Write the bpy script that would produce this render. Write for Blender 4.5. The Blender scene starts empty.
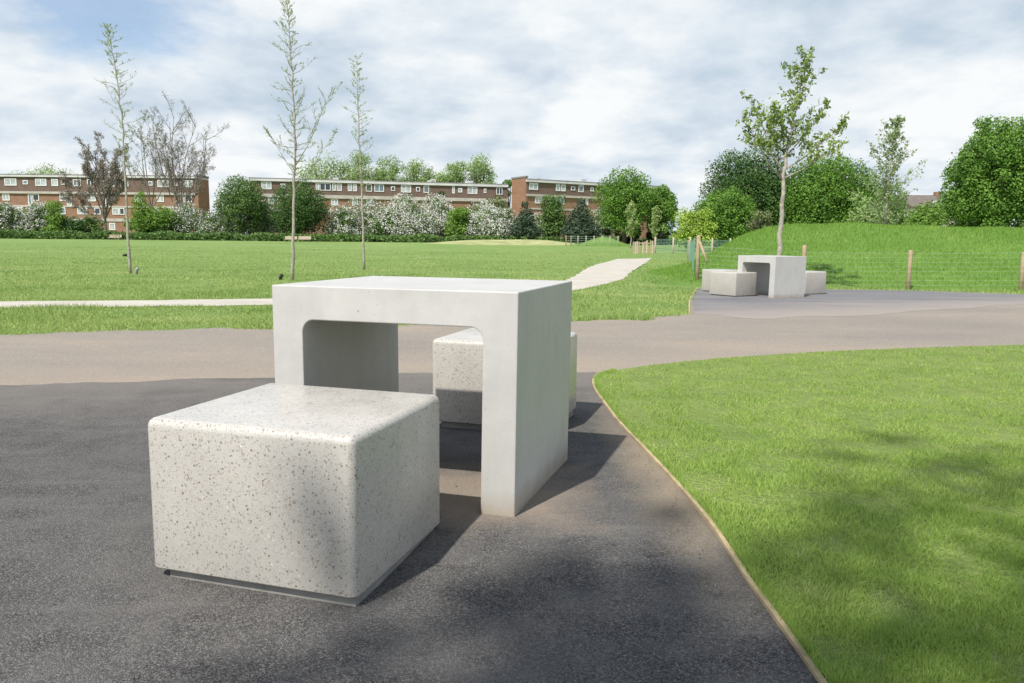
import bpy, bmesh, math, random
import numpy as np
from mathutils import Vector, Matrix
from mathutils import noise as mnoise

sc = bpy.context.scene
col = sc.collection
R = math.radians

# ------------------------------------------------------------------ camera
W_, H_ = 1024, 683
F_, PITCH, ROLL, CH = 775.0, 0.13062, 0.00957, 0.91676
cp, sp = math.cos(PITCH), math.sin(PITCH)
FW = Vector((0, cp, -sp)); RT = Vector((1, 0, 0)); UP = RT.cross(FW)
cr, sr = math.cos(ROLL), math.sin(ROLL)
CX = RT * cr + UP * sr
CY = UP * cr - RT * sr
cam_d = bpy.data.cameras.new("camera")
cam_d.sensor_width = 36.0
cam_d.lens = F_ / W_ * 36.0
cam_d.clip_start = 0.05
cam_d.clip_end = 5000
cam = bpy.data.objects.new("camera", cam_d)
col.objects.link(cam)
m = Matrix.Identity(4)
for i in range(3):
    m[i][0] = CX[i]; m[i][1] = CY[i]; m[i][2] = -FW[i]
m[2][3] = CH
cam.matrix_world = m
sc.camera = cam


def ray(px, py):
    return FW * F_ + CX * (px - W_ / 2) - CY * (py - H_ / 2)


def at(px, py, D):
    """world point seen at a pixel, D metres ahead (world y)"""
    r = ray(px, py)
    return Vector((0, 0, CH)) + r * (D / r.y)


def sstep(a, b, x):
    t = np.clip((x - a) / (b - a), 0, 1)
    return t * t * (3 - 2 * t)


def zg(x, y):
    """terrain height"""
    return -0.008 - 0.018 * (1 - sstep(1.95, 2.45, y)) - 0.040 * sstep(2.6, 4.2, y) - 0.03 * sstep(6., 12., y) + 0.53 * sstep(35., 100., y)


def gz(x, y):
    return float(zg(x, y))


# ------------------------------------------------------------------ objects
def tag(o, label=None, cat=None, group=None, kind=None):
    if label: o["label"] = label
    if cat: o["category"] = cat
    if group: o["group"] = group
    if kind: o["kind"] = kind
    return o


def empty(name, loc, rz=0.0):
    o = bpy.data.objects.new(name, None)
    o.empty_display_size = 0.3
    o.location = loc
    o.rotation_euler = (0, 0, rz)
    col.objects.link(o)
    return o


def link(name, me, mat, parent=None, loc=None, rz=0.0):
    if mat is not None and len(me.materials) == 0:
        me.materials.append(mat)
    o = bpy.data.objects.new(name, me)
    col.objects.link(o)
    if parent is not None: o.parent = parent
    if loc is not None: o.location = loc
    o.rotation_euler = (0, 0, rz)
    return o


def np_mesh(name, V, Fq, smooth=False):
    """V (n,3), Fq (m,k) all faces with k corners"""
    V = np.asarray(V, dtype=np.float32); Fq = np.asarray(Fq, dtype=np.int32)
    me = bpy.data.meshes.new(name)
    n, k = Fq.shape
    me.vertices.add(len(V)); me.vertices.foreach_set("co", V.ravel())
    me.loops.add(n * k); me.loops.foreach_set("vertex_index", Fq.ravel())
    me.polygons.add(n)
    me.polygons.foreach_set("loop_start", np.arange(n, dtype=np.int32) * k)
    me.polygons.foreach_set("loop_total", np.full(n, k, dtype=np.int32))
    if smooth: me.polygons.foreach_set("use_smooth", np.ones(n, dtype=bool))
    me.update(calc_edges=True)
    return me


class MB:
    def __init__(s): s.v = []; s.f = []

    def box(s, x0, x1, y0, y1, z0, z1):
        b = len(s.v)
        s.v += [(x0, y0, z0), (x1, y0, z0), (x1, y1, z0), (x0, y1, z0), (x0, y0, z1), (x1, y0, z1), (x1, y1, z1), (x0, y1, z1)]
        s.f += [tuple(b + i for i in q) for q in ((0, 3, 2, 1), (4, 5, 6, 7), (0, 1, 5, 4), (1, 2, 6, 5), (2, 3, 7, 6), (3, 0, 4, 7))]

    def tube(s, pts, rad, n=6, cap=True):
        pts = [Vector(p) for p in pts]
        b = len(s.v)
        for i, p in enumerate(pts):
            d = (pts[min(i + 1, len(pts) - 1)] - pts[max(i - 1, 0)])
            if d.length < 1e-9: d = Vector((0, 0, 1))
            d.normalize()
            ref = Vector((1, 0, 0)) if abs(d.x) < 0.8 else Vector((0, 1, 0))
            u = d.cross(ref).normalized(); w = d.cross(u)
            r = rad[i] if hasattr(rad, '__len__') else rad
            for k in range(n):
                a = 2 * math.pi * k / n
                s.v.append(tuple(p + (u * math.cos(a) + w * math.sin(a)) * r))
        for i in range(len(pts) - 1):
            for k in range(n):
                k2 = (k + 1) % n
                s.f.append((b + i * n + k, b + i * n + k2, b + (i + 1) * n + k2, b + (i + 1) * n + k))
        if cap:
            s.f.append(tuple(b + k for k in range(n))[::-1])
            e = b + (len(pts) - 1) * n
            s.f.append(tuple(e + k for k in range(n)))

    def build(s, name, mat, parent=None, smooth=False, loc=None, rz=0.0, bevel=0.0, seg=2):
        me = bpy.data.meshes.new(name)
        me.from_pydata(s.v, [], s.f)
        bm = bmesh.new(); bm.from_mesh(me)
        bmesh.ops.recalc_face_normals(bm, faces=bm.faces)
        if bevel > 0:
            bmesh.ops.bevel(bm, geom=list(bm.edges), offset=bevel, segments=seg, affect='EDGES', profile=0.5)
        if smooth:
            for f in bm.faces: f.smooth = True
        bm.to_mesh(me); bm.free()
        return link(name, me, mat, parent, loc, rz)


# ------------------------------------------------------------------ materials
class NT:
    def __init__(s, name, rough=0.9, spec=0.2):
        s.m = bpy.data.materials.new(name); s.m.use_nodes = True
        s.t = s.m.node_tree; s.n = s.t.nodes; s.l = s.t.links
        s.p = s.n["Principled BSDF"]; s.out = s.n["Material Output"]
        s.p.inputs["Roughness"].default_value = rough
        s.p.inputs["Specular IOR Level"].default_value = spec
        s.co = None

    def node(s, typ, **kw):
        n = s.n.new(typ)
        for k, v in kw.items():
            if k.startswith("i_"):
                key = k[2:]
                key = int(key) if key.isdigit() else key
                s.set(n.inputs[key], v)
            else: setattr(n, k, v)
        return n

    def set(s, sock, v):
        if hasattr(v, "is_output") or isinstance(v, bpy.types.NodeSocket): s.l.new(v, sock)
        elif hasattr(sock.default_value, "__len__") and not hasattr(v, "__len__"): sock.default_value = (v, v, v, 1)[:len(sock.default_value)]
        elif hasattr(v, "__len__") and len(v) == 3 and len(sock.default_value) == 4: sock.default_value = (*v, 1)
        else: sock.default_value = v

    def pos(s, world=False):
        if world:
            return s.node('ShaderNodeNewGeometry').outputs['Position']
        if s.co is None: s.co = s.node('ShaderNodeTexCoord').outputs['Object']
        return s.co

    def noise(s, scale, detail=3, rough=0.55, vec=None, dist=0.0):
        n = s.node('ShaderNodeTexNoise')
        n.inputs['Scale'].default_value = scale; n.inputs['Detail'].default_value = detail
        n.inputs['Roughness'].default_value = rough; n.inputs['Distortion'].default_value = dist
        s.l.new(vec if vec is not None else s.pos(), n.inputs['Vector'])
        return n.outputs['Fac']

    def vor(s, scale, vec=None, feature='F1'):
        n = s.node('ShaderNodeTexVoronoi'); n.feature = feature
        n.inputs['Scale'].default_value = scale
        s.l.new(vec if vec is not None else s.pos(), n.inputs['Vector'])
        return n

    def ramp(s, fac, stops, interp='LINEAR'):
        n = s.node('ShaderNodeValToRGB'); s.l.new(fac, n.inputs['Fac'])
        e = n.color_ramp.elements
        n.color_ramp.interpolation = interp
        while len(e) < len(stops): e.new(0.5)
        for el, (p, c) in zip(e, stops):
            el.position = p
            el.color = (c, c, c, 1) if not hasattr(c, '__len__') else (*c, 1)
        return n.outputs['Color']

    def rng(s, v, a, b, c, d, clamp=True):
        n = s.node('ShaderNodeMapRange'); n.clamp = clamp
        s.set(n.inputs[0], v)
        for i, x in enumerate((a, b, c, d)): n.inputs[i + 1].default_value = x
        return n.outputs[0]

    def math(s, op, a, b=0.0):
        n = s.node('ShaderNodeMath'); n.operation = op
        s.set(n.inputs[0], a); s.set(n.inputs[1], b)
        return n.outputs[0]

    def mix(s, fac, a, b, mode='MIX'):
        n = s.node('ShaderNodeMix'); n.data_type = 'RGBA'; n.blend_type = mode
        s.set(n.inputs[0], fac)
        s.set(n.inputs[6], a); s.set(n.inputs[7], b)
        return n.outputs[2]

    def stretch(s, sx, sy, sz, vec=None):
        n = s.node('ShaderNodeMapping'); n.inputs['Scale'].default_value = (sx, sy, sz)
        s.l.new(vec if vec is not None else s.pos(), n.inputs['Vector'])
        return n.outputs['Vector']

    def bump(s, h, strength=0.3, dist=0.01, prev=None):
        n = s.node('ShaderNodeBump'); n.inputs['Strength'].default_value = strength; n.inputs['Distance'].default_value = dist
        s.l.new(h, n.inputs['Height'])
        if prev is not None: s.l.new(prev, n.inputs['Normal'])
        return n.outputs['Normal']

    def done(s, colr, normal=None, rough=None):
        s.set(s.p.inputs['Base Color'], colr)
        if normal is not None: s.l.new(normal, s.p.inputs['Normal'])
        if rough is not None: s.set(s.p.inputs['Roughness'], rough)
        return s.m


def plain(name, c, rough=0.7, var=0.15, scale=3.0, spec=0.3):
    t = NT(name, rough, spec)
    n = t.noise(scale, 4)
    a = tuple(x * (1 - var) for x in c); b = tuple(min(1, x * (1 + var)) for x in c)
    return t.done(t.ramp(n, [(0.3, a), (0.7, b)]))


def leafmat(name, c1, c2, c3=None, trans=0.35, cl=0.5, rough=0.6, wr=0.55):
    """foliage: colour varies leaf by leaf and patch by patch"""
    t = NT(name, rough, 0.25)
    g = t.node('ShaderNodeNewGeometry')
    rnd = g.outputs['Random Per Island']
    n = t.noise(cl, 3, vec=t.pos())
    f = t.math('ADD', t.math('MULTIPLY', rnd, wr), t.math('MULTIPLY', t.rng(n, 0.3, 0.7, 0, 1), 1 - wr))
    stops = [(0.1, c1), (0.8, c2)]
    if c3: stops.append((0.97, c3))
    c = t.ramp(f, stops)
    t.set(t.p.inputs['Base Color'], c)
    tr = t.node('ShaderNodeBsdfTranslucent'); t.l.new(t.mix(0.2, c, (0.35, 0.45, 0.06)) if trans > 0.3 else c, tr.inputs['Color'])
    mx = t.node('ShaderNodeMixShader'); mx.inputs[0].default_value = trans
    t.l.new(t.p.outputs[0], mx.inputs[1]); t.l.new(tr.outputs[0], mx.inputs[2])
    t.l.new(mx.outputs[0], t.out.inputs['Surface'])
    return t.m


MT = {}

# smooth cast concrete of the tables
def concrete(name, base):
    t = NT(name, 0.55, 0.35)
    n1 = t.noise(3.2, 5, 0.6); n2 = t.noise(24, 4, 0.6); n3 = t.noise(2.0, 4, 0.6, vec=t.stretch(4, 4, 0.9))
    a = tuple(x * 0.86 for x in base); b = tuple(min(x * 1.07, 0.9) for x in base)
    c = t.ramp(t.math('ADD', t.math('MULTIPLY', n1, 0.6), t.math('MULTIPLY', n3, 0.4)), [(0.30, a), (0.5, base), (0.70, b)])
    c = t.mix(t.rng(n2, 0.45, 0.75, 0, 0.18), c, tuple(x * 0.72 for x in base))
    # pin holes
    v = t.vor(90)
    sep = t.node('ShaderNodeSeparateColor'); t.l.new(v.outputs['Color'], sep.inputs[0])
    pin = t.math('MULTIPLY', t.math('LESS_THAN', v.outputs['Distance'], 0.16), t.math('GREATER_THAN', sep.outputs[0], 0.9))
    c = t.mix(t.math('MULTIPLY', pin, 0.6), c, (0.2, 0.19, 0.17))
    v2 = t.vor(28); s2 = t.node('ShaderNodeSeparateColor'); t.l.new(v2.outputs['Color'], s2.inputs[0])
    pit = t.math('MULTIPLY', t.math('LESS_THAN', v2.outputs['Distance'], t.math('MULTIPLY', s2.outputs[1], 0.11)), t.math('GREATER_THAN', s2.outputs[0], 0.8))
    c = t.mix(t.math('MULTIPLY', pit, 0.55), c, (0.16, 0.15, 0.13))
    bl = t.noise(1.6, 6, 0.7, dist=0.8)
    c = t.mix(t.rng(bl, 0.52, 0.66, 0, 0.22), c, (0.33, 0.325, 0.30))
    # grime splashed up from the ground
    sx = t.node('ShaderNodeSeparateXYZ'); t.l.new(t.pos(), sx.inputs[0])
    z = t.math('ADD', sx.outputs[2], t.math('MULTIPLY', t.noise(11, 4), -0.09))
    c = t.mix(t.rng(z, -0.045, 0.045, 0.75, 0.0), c, (0.30, 0.24, 0.17))
    nb = t.bump(n2, 0.25, 0.004)
    return t.done(c, nb, t.rng(n1, 0.3, 0.7, 0.42, 0.62))


MT['concrete'] = concrete('table_concrete', (0.505, 0.497, 0.470))


def terrazzo(name, base, amount=1.0):
    t = NT(name, 0.28, 0.5)
    n1 = t.noise(5, 4)
    c = t.ramp(n1, [(0.35, tuple(x * 0.93 for x in base)), (0.65, tuple(x * 1.04 for x in base))])
    rough_noise = t.noise(9, 3)
    for sc_, thr, r0, dark, op in ((260, 0.30, 0.37, 0.5, 0.48), (150, 0.46, 0.35, 0.40, 0.55), (100, 0.62, 0.27, 0.32, 0.64), (66, 0.82, 0.17, 0.26, 0.64)):
        v = t.vor(sc_, vec=t.pos())
        sep = t.node('ShaderNodeSeparateColor'); t.l.new(v.outputs['Color'], sep.inputs[0])
        on = t.math('GREATER_THAN', sep.outputs[0], thr)
        rr = t.math('MULTIPLY', t.rng(sep.outputs[1], 0, 1, 0.5, 1.3), r0)
        chip = t.math('MULTIPLY', on, t.math('LESS_THAN', v.outputs['Distance'], rr))
        cc = t.ramp(sep.outputs[2], [(0.0, (0.11 * dark * 2, 0.095 * dark * 2, 0.08 * dark * 2)), (0.45, (0.30 * dark * 1.6, 0.25 * dark * 1.6, 0.19 * dark * 1.6)),
                                     (0.7, (0.36, 0.25, 0.17)), (0.85, (0.42, 0.40, 0.37)), (1.0, (0.75, 0.73, 0.69))])
        c = t.mix(t.math('MULTIPLY', chip, op * amount), c, cc)
    nb = t.bump(t.noise(70, 3), 0.06, 0.003)
    return t.done(c, nb, t.rng(rough_noise, 0.3, 0.7, 0.22, 0.38))


MT['terrazzo'] = terrazzo('terrazzo', (0.515, 0.492, 0.447))
MT['terrazzo_far'] = terrazzo('terrazzo_pale', (0.47, 0.445, 0.40), 0.5)
MT['plinth'] = plain('plinth_concrete', (0.25, 0.243, 0.225), 0.8, 0.2, 12)


def asphalt():
    t = NT('asphalt', 0.9, 0.18)
    P = t.pos()
    v = t.vor(280); v2 = t.vor(125)
    s1 = t.node('ShaderNodeSeparateColor'); t.l.new(v.outputs['Color'], s1.inputs[0])
    s2 = t.node('ShaderNodeSeparateColor'); t.l.new(v2.outputs['Color'], s2.inputs[0])
    c = t.ramp(s1.outputs[0], [(0.0, (0.030, 0.0295, 0.030)), (0.5, (0.072, 0.070, 0.069)), (0.85, (0.128, 0.122, 0.115)), (1.0, (0.22, 0.21, 0.195))])
    c = t.mix(t.math('MULTIPLY', t.math('GREATER_THAN', s2.outputs[0], 0.86), 0.3), c, (0.19, 0.18, 0.165))
    n = t.noise(1.1, 5, 0.62); n2 = t.noise(6, 4, 0.6)
    c = t.mix(t.rng(n2, 0.4, 0.68, 0, 0.4), c, (0.168, 0.160, 0.150))
    c = t.mix(t.rng(n, 0.44, 0.66, 0, 0.5), c, (0.150, 0.142, 0.132))
    # faint scrape lines
    w = t.noise(3.0, 3, 0.5, vec=t.stretch(0.25, 2.4, 1))
    c = t.mix(t.rng(w, 0.60, 0.68, 0, 0.2), c, (0.19, 0.18, 0.17))
    # sandy dust along the lawn edge, near the sandy road and under the tables
    sx = t.node('ShaderNodeSeparateXYZ'); t.l.new(P, sx.inputs[0])
    X, Y = sx.outputs[0], sx.outputs[1]
    wob = t.math('MULTIPLY', t.math('SUBTRACT', t.noise(4.5, 4, 0.6), 0.5), 0.9)
    dx = t.math('ABSOLUTE', t.math('SUBTRACT', t.math('ADD', X, t.math('MULTIPLY', wob, 0.25)), 0.60))
    yb = t.math('MULTIPLY', t.rng(Y, 1.7, 2.8, 0, 1), t.rng(Y, 3.4, 4.8, 1, 0.15))
    d1 = t.math('MULTIPLY', t.rng(dx, 0.0, 0.20, 0.7, 0), yb)
    c = t.mix(d1, c, (0.34, 0.275, 0.185))
    bx = t.math('ABSOLUTE', t.math('ADD', X, 0.12)); by = t.math('ABSOLUTE', t.math('SUBTRACT', Y, 2.75))
    dd = t.math('ADD', t.math('MAXIMUM', t.math('SUBTRACT', bx, 0.25), t.math('SUBTRACT', by, 0.22)), t.math('MULTIPLY', wob, 0.4))
    c = t.mix(t.rng(dd, -0.05, 0.22, 0.62, 0), c, (0.35, 0.285, 0.22))
    # leading towards the sandy road
    yl = t.math('SUBTRACT', t.math('ADD', Y, wob), t.math('MULTIPLY', X, 0.20))
    c = t.mix(t.rng(yl, 4.0, 6.1, 0, 0.7), c, (0.24, 0.215, 0.187))
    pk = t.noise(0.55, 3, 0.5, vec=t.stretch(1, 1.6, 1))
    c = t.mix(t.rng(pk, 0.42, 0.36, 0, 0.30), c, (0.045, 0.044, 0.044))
    h = t.math('ADD', t.math('MULTIPLY', v.outputs['Distance'], -1.0), t.noise(120, 2))
    nb = t.bump(h, 0.65, 0.004)
    return t.done(c, nb)


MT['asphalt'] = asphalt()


def sandroad():
    t = NT('sandy_tarmac', 0.9, 0.2)
    P = t.pos()
    n = t.noise(0.5, 5, 0.6, vec=t.stretch(0.6, 1.6, 1)); n2 = t.noise(9, 5, 0.65); n3 = t.noise(90, 2)
    c = t.ramp(n, [(0.32, (0.225, 0.200, 0.170)), (0.5, (0.268, 0.232, 0.190)), (0.68, (0.32, 0.265, 0.205))])
    c = t.mix(t.rng(n2, 0.35, 0.7, 0.0, 0.30), c, (0.22, 0.205, 0.19))
    c = t.mix(t.rng(n3, 0.35, 0.65, 0.18, 0.0), c, (0.12, 0.115, 0.11))
    v = t.vor(150); s1 = t.node('ShaderNodeSeparateColor'); t.l.new(v.outputs['Color'], s1.inputs[0])
    c = t.mix(t.math('MULTIPLY', t.math('GREATER_THAN', s1.outputs[0], 0.86), 0.4), c, (0.52, 0.46, 0.38))
    # sandy stripe where the two surfaces meet
    sx = t.node('ShaderNodeSeparateXYZ'); t.l.new(P, sx.inputs[0])
    yl = t.math('SUBTRACT', t.math('SUBTRACT', sx.outputs[1], t.math('MULTIPLY', sx.outputs[0], 0.20)), t.math('MULTIPLY', t.noise(1.3, 4), 0.7))
    st = t.math('MULTIPLY', t.rng(yl, 4.6, 5.3, 0, 1), t.rng(yl, 5.3, 6.7, 1, 0))
    c = t.mix(t.math('MULTIPLY', st, 0.35), c, (0.34, 0.275, 0.205))
    return t.done(c, t.bump(n3, 0.4, 0.004))


MT['sand'] = sandroad()


def padmat():
    t = NT('pad_asphalt', 0.85, 0.3)
    n = t.noise(0.7, 5, 0.6, vec=t.stretch(0.5, 2.2, 1)); n2 = t.noise(14, 4, 0.65)
    c = t.ramp(n, [(0.35, (0.14, 0.14, 0.147)), (0.5, (0.18, 0.175, 0.18)), (0.68, (0.25, 0.23, 0.215))])
    c = t.mix(t.rng(n2, 0.4, 0.7, 0, 0.3), c, (0.10, 0.10, 0.105))
    sx = t.node('ShaderNodeSeparateXYZ'); t.l.new(t.pos(), sx.inputs[0])
    yl = t.math('SUBTRACT', t.math('SUBTRACT', sx.outputs[1], t.math('MULTIPLY', sx.outputs[0], 0.42)), t.math('MULTIPLY', t.noise(1.3, 4), 1.2))
    c = t.mix(t.rng(yl, 8.3, 10.6, 1.0, 0.0), c, (0.30, 0.262, 0.228))
    return t.done(c, t.bump(n2, 0.3, 0.004))


MT['pad'] = padmat()


def creampath():
    t = NT('cream_gravel', 0.95, 0.15)
    n = t.noise(1.4, 5, 0.6); n2 = t.noise(30, 4, 0.6)
    c = t.ramp(n, [(0.3, (0.42, 0.385, 0.325)), (0.7, (0.53, 0.495, 0.435))])
    c = t.mix(t.rng(n2, 0.4, 0.75, 0, 0.3), c, (0.42, 0.38, 0.31))
    return t.done(c, t.bump(n2, 0.3, 0.01))


MT['cream'] = creampath()


def grassground(name, a, b, straw, sc1=0.35):
    t = NT(name, 0.9, 0.15)
    P = t.pos()
    n = t.noise(sc1, 6, 0.65, vec=t.stretch(0.7, 1.0, 1)); n2 = t.noise(5, 5, 0.7); n3 = t.noise(40, 3, 0.7)
    c = t.ramp(n, [(0.33, a), (0.62, b), (0.75, straw)])
    c = t.mix(t.rng(n2, 0.35, 0.7, 0.0, 0.45), c, tuple(x * 0.62 for x in a))
    c = t.mix(t.rng(n3, 0.35, 0.7, 0.35, 0.0), c, tuple(x * 0.5 for x in a))
    h = t.math('ADD', n3, t.math('MULTIPLY', n2, 1.5))
    return t.done(c, t.bump(h, 0.7, 0.06))


MT['field'] = grassground('field_grass', (0.20, 0.325, 0.085), (0.31, 0.41, 0.135), (0.42, 0.44, 0.20), 0.16)
MT['mound'] = grassground('mound_grass', (0.14, 0.27, 0.045), (0.20, 0.34, 0.07), (0.29, 0.38, 0.11), 0.8)
MT['lawnsoil'] = grassground('lawn_soil', (0.22, 0.31, 0.08), (0.31, 0.38, 0.115), (0.41, 0.40, 0.20), 2.0)
MT['straw'] = plain('dry_grass', (0.33, 0.345, 0.15), 0.9, 0.3, 0.8)

MT['blade'] = leafmat('grass_blade', (0.225, 0.36, 0.065), (0.40, 0.535, 0.135), (0.60, 0.57, 0.30), 0.35, 1.6, wr=0.45)
MT['blade_field'] = leafmat('field_blade', (0.21, 0.335, 0.085), (0.42, 0.51, 0.175), (0.62, 0.58, 0.33), 0.35, 0.4, wr=0.4)
MT['blade_mound'] = leafmat('mound_blade', (0.14, 0.28, 0.04), (0.25, 0.41, 0.075), (0.42, 0.49, 0.16), 0.35, 0.5)
MT['chestnut'] = leafmat('chestnut_leaf', (0.060, 0.145, 0.020), (0.19, 0.35, 0.055), None, 0.3, 0.7, wr=0.4)
MT['darkleaf'] = leafmat('dark_leaf', (0.035, 0.085, 0.022), (0.10, 0.19, 0.045), None, 0.25, 0.7, wr=0.4)
MT['midleaf'] = leafmat('mid_leaf', (0.060, 0.125, 0.030), (0.16, 0.26, 0.07), None, 0.3, 0.5)
MT['brightleaf'] = leafmat('bright_leaf', (0.12, 0.23, 0.035), (0.21, 0.35, 0.06), None, 0.35, 0.5)
MT['poplar'] = leafmat('pale_leaf', (0.21, 0.32, 0.10), (0.34, 0.46, 0.17), None, 0.3, 0.5)
MT['willow'] = leafmat('willow_leaf', (0.24, 0.36, 0.05), (0.42, 0.56, 0.10), None, 0.35, 0.5)
MT['pine'] = leafmat('pine_needles', (0.035, 0.065, 0.038), (0.07, 0.11, 0.06), None, 0.1, 0.8)
MT['olive'] = leafmat('olive_leaf', (0.12, 0.16, 0.06), (0.21, 0.25, 0.10), None, 0.2, 0.8)
MT['blossom'] = leafmat('hawthorn_blossom', (0.50, 0.50, 0.43), (0.80, 0.78, 0.73), None, 0.2, 0.5)
MT['bud'] = leafmat('brown_buds', (0.18, 0.155, 0.125), (0.31, 0.27, 0.215), None, 0.15, 0.5)
MT['sapleaf'] = leafmat('sapling_leaf', (0.26, 0.36, 0.12), (0.46, 0.55, 0.24), None, 0.4, 0.9)
MT['oakleaf'] = leafmat('young_leaf', (0.12, 0.20, 0.035), (0.32, 0.43, 0.11), None, 0.35, 0.9)
MT['birchleaf'] = leafmat('birch_leaf', (0.18, 0.26, 0.11), (0.38, 0.46, 0.24), None, 0.35, 0.9)
MT['hedgeleaf'] = leafmat('hedge_leaf', (0.012, 0.020, 0.010), (0.035, 0.045, 0.022), None, 0.1, 0.8)

MT['bark'] = plain('bark', (0.13, 0.105, 0.085), 0.95, 0.35, 6)
MT['barkgrey'] = plain('grey_bark', (0.19, 0.175, 0.155), 0.95, 0.3, 14)
MT['barksap'] = plain('sapling_bark', (0.34, 0.31, 0.255), 0.9, 0.35, 18)
MT['twig'] = plain('twig_bark', (0.19, 0.165, 0.145), 0.95, 0.25, 6)
MT['saptwig'] = plain('sapling_twig', (0.20, 0.175, 0.13), 0.9, 0.3, 12)
MT['timber'] = plain('fence_timber', (0.37, 0.29, 0.18), 0.8, 0.22, 9)
MT['timber_pale'] = plain('pale_timber', (0.47, 0.40, 0.31), 0.8, 0.2, 9)
MT['edging'] = plain('edging_timber', (0.42, 0.33, 0.20), 0.85, 0.35, 7)
MT['wire'] = plain('galvanised_wire', (0.28, 0.36, 0.26), 0.5, 0.1, 9)
MT['greenmesh'] = plain('green_netting', (0.17, 0.30, 0.23), 0.6, 0.15, 9)
MT['black'] = plain('black_plastic', (0.03, 0.03, 0.032), 0.6, 0.2, 30)
MT['greypipe'] = plain('grey_plastic', (0.30, 0.31, 0.32), 0.6, 0.2, 30)


def brick(name, a, b):
    t = NT(name, 0.9, 0.15)
    v = t.node('ShaderNodeTexBrick')
    v.inputs['Scale'].default_value = 1.0
    mp = t.node('ShaderNodeMapping'); mp.inputs['Rotation'].default_value = (R(90), 0, 0)
    t.l.new(t.pos(), mp.inputs['Vector']); t.l.new(mp.outputs[0], v.inputs['Vector'])
    v.inputs['Color1'].default_value = (*a, 1); v.inputs['Color2'].default_value = (*b, 1)
    v.inputs['Mortar'].default_value = (0.30, 0.26, 0.22, 1)
    v.inputs['Mortar Size'].default_value = 0.008; v.inputs['Brick Width'].default_value = 0.225; v.inputs['Row Height'].default_value = 0.075
    n = t.noise(0.9, 5, 0.6)
    c = t.mix(t.rng(n, 0.35, 0.7, 0, 0.35), v.outputs['Color'], tuple(x * 0.6 for x in a))
    return t.done(c)


MT['brick'] = brick('orange_brick', (0.26, 0.125, 0.075), (0.33, 0.168, 0.10))
MT['tile'] = brick('brown_tile_hanging', (0.125, 0.072, 0.060), (0.165, 0.094, 0.077))
MT['fascia'] = plain('pale_fascia', (0.56, 0.56, 0.55), 0.7, 0.12, 0.6)
MT['band'] = plain('pale_concrete_band', (0.44, 0.41, 0.37), 0.8, 0.15, 0.9)
MT['rooffelt'] = plain('roof_felt', (0.22, 0.21, 0.205), 0.9, 0.2, 0.6)
MT['rooftile'] = plain('house_roof_tile', (0.16, 0.135, 0.115), 0.9, 0.25, 2)
MT['winframe'] = plain('white_window_frame', (0.75, 0.75, 0.75), 0.5, 0.05, 3)
MT['render'] = plain('pale_render', (0.52, 0.48, 0.42), 0.9, 0.1, 1)


def glass(name, c, rough=0.12):
    t = NT(name, rough, 0.8)
    n = t.noise(1.3, 3)
    return t.done(t.ramp(n, [(0.4, tuple(x * 0.7 for x in c)), (0.6, c)]))


MT['pane_dark'] = glass('dark_pane', (0.035, 0.045, 0.055))
MT['pane_blue'] = glass('blue_grey_pane', (0.17, 0.22, 0.27))
MT['pane_pale'] = glass('curtained_pane', (0.46, 0.49, 0.50), 0.3)

# ------------------------------------------------------------------ ground sheets
rs = np.random.RandomState(7)


def lines(segs):
    a = []
    for lo, hi, st in segs: a += list(np.arange(lo, hi, st))
    return np.array(a + [segs[-1][1]])


def grid_mesh(name, xs, ys, zf, smooth=True):
    X, Y = np.meshgrid(xs, ys)
    Z = zf(X, Y)
    V = np.stack([X, Y, Z], -1).reshape(-1, 3)
    nx = len(xs); i, j = np.meshgrid(np.arange(nx - 1), np.arange(len(ys) - 1))
    b = (j * nx + i).ravel()
    Fq = np.stack([b, b + 1, b + nx + 1, b + nx], 1)
    return np_mesh(name, V, Fq, smooth)


xs = lines([(-2500, -400, 300), (-400, -100, 25), (-100, -30, 5), (-30, -8, 1), (-8, 8, 0.25), (8, 30, 1), (30, 100, 5), (100, 400, 25), (400, 2500, 300)])
ys = lines([(-300, -30, 30), (-30, 0, 2), (0, 6, 0.25), (6, 34, 1.0), (34, 110, 2), (110, 400, 30), (400, 3000, 400)])
# small lumps in the turf away from the paving
def turf(X, Y):
    z = zg(X, Y)
    return z + 0.05 * np.sin(X * 0.35 + 1.3 * np.sin(Y * 0.21)) * sstep(20, 40, Y) * np.sin(Y * 0.16)
ground = link('ground', grid_mesh('ground', xs, ys, turf), MT['field'])
tag(ground, 'green park grass field spreading out to the hedge and flats', None, None, 'structure')


def densify(poly, step, amp, seed, closed=True):
    out = []
    n = len(poly)
    for i in range(n if closed else n - 1):
        a = Vector(poly[i]); b = Vector(poly[(i + 1) % n])
        L = (b - a).length; k = max(1, int(L / step)); nr = Vector((-(b - a).y, (b - a).x)).normalized()
        for j in range(k):
            p = a + (b - a) * (j / k)
            w = mnoise.fractal(Vector((p.x * 1.7, p.y * 1.7, seed)), 0.8, 2.0, 4) * amp
            out.append((p.x + nr.x * w, p.y + nr.y * w))
    if not closed: out.append(tuple(poly[-1]))
    return out


def smooth_line(pts, n=6):
    """Catmull-Rom through points"""
    P = [Vector(p) for p in pts]
    P = [P[0] * 2 - P[1]] + P + [P[-1] * 2 - P[-2]]
    out = []
    for i in range(1, len(P) - 2):
        for k in range(n):
            t = k / n
            q = 0.5 * ((2 * P[i]) + (-P[i - 1] + P[i + 1]) * t + (2 * P[i - 1] - 5 * P[i] + 4 * P[i + 1] - P[i + 2]) * t * t + (-P[i - 1] + 3 * P[i] - 3 * P[i + 1] + P[i + 2]) * t ** 3)
            out.append(tuple(q))
    out.append(tuple(P[-2]))
    return out


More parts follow.
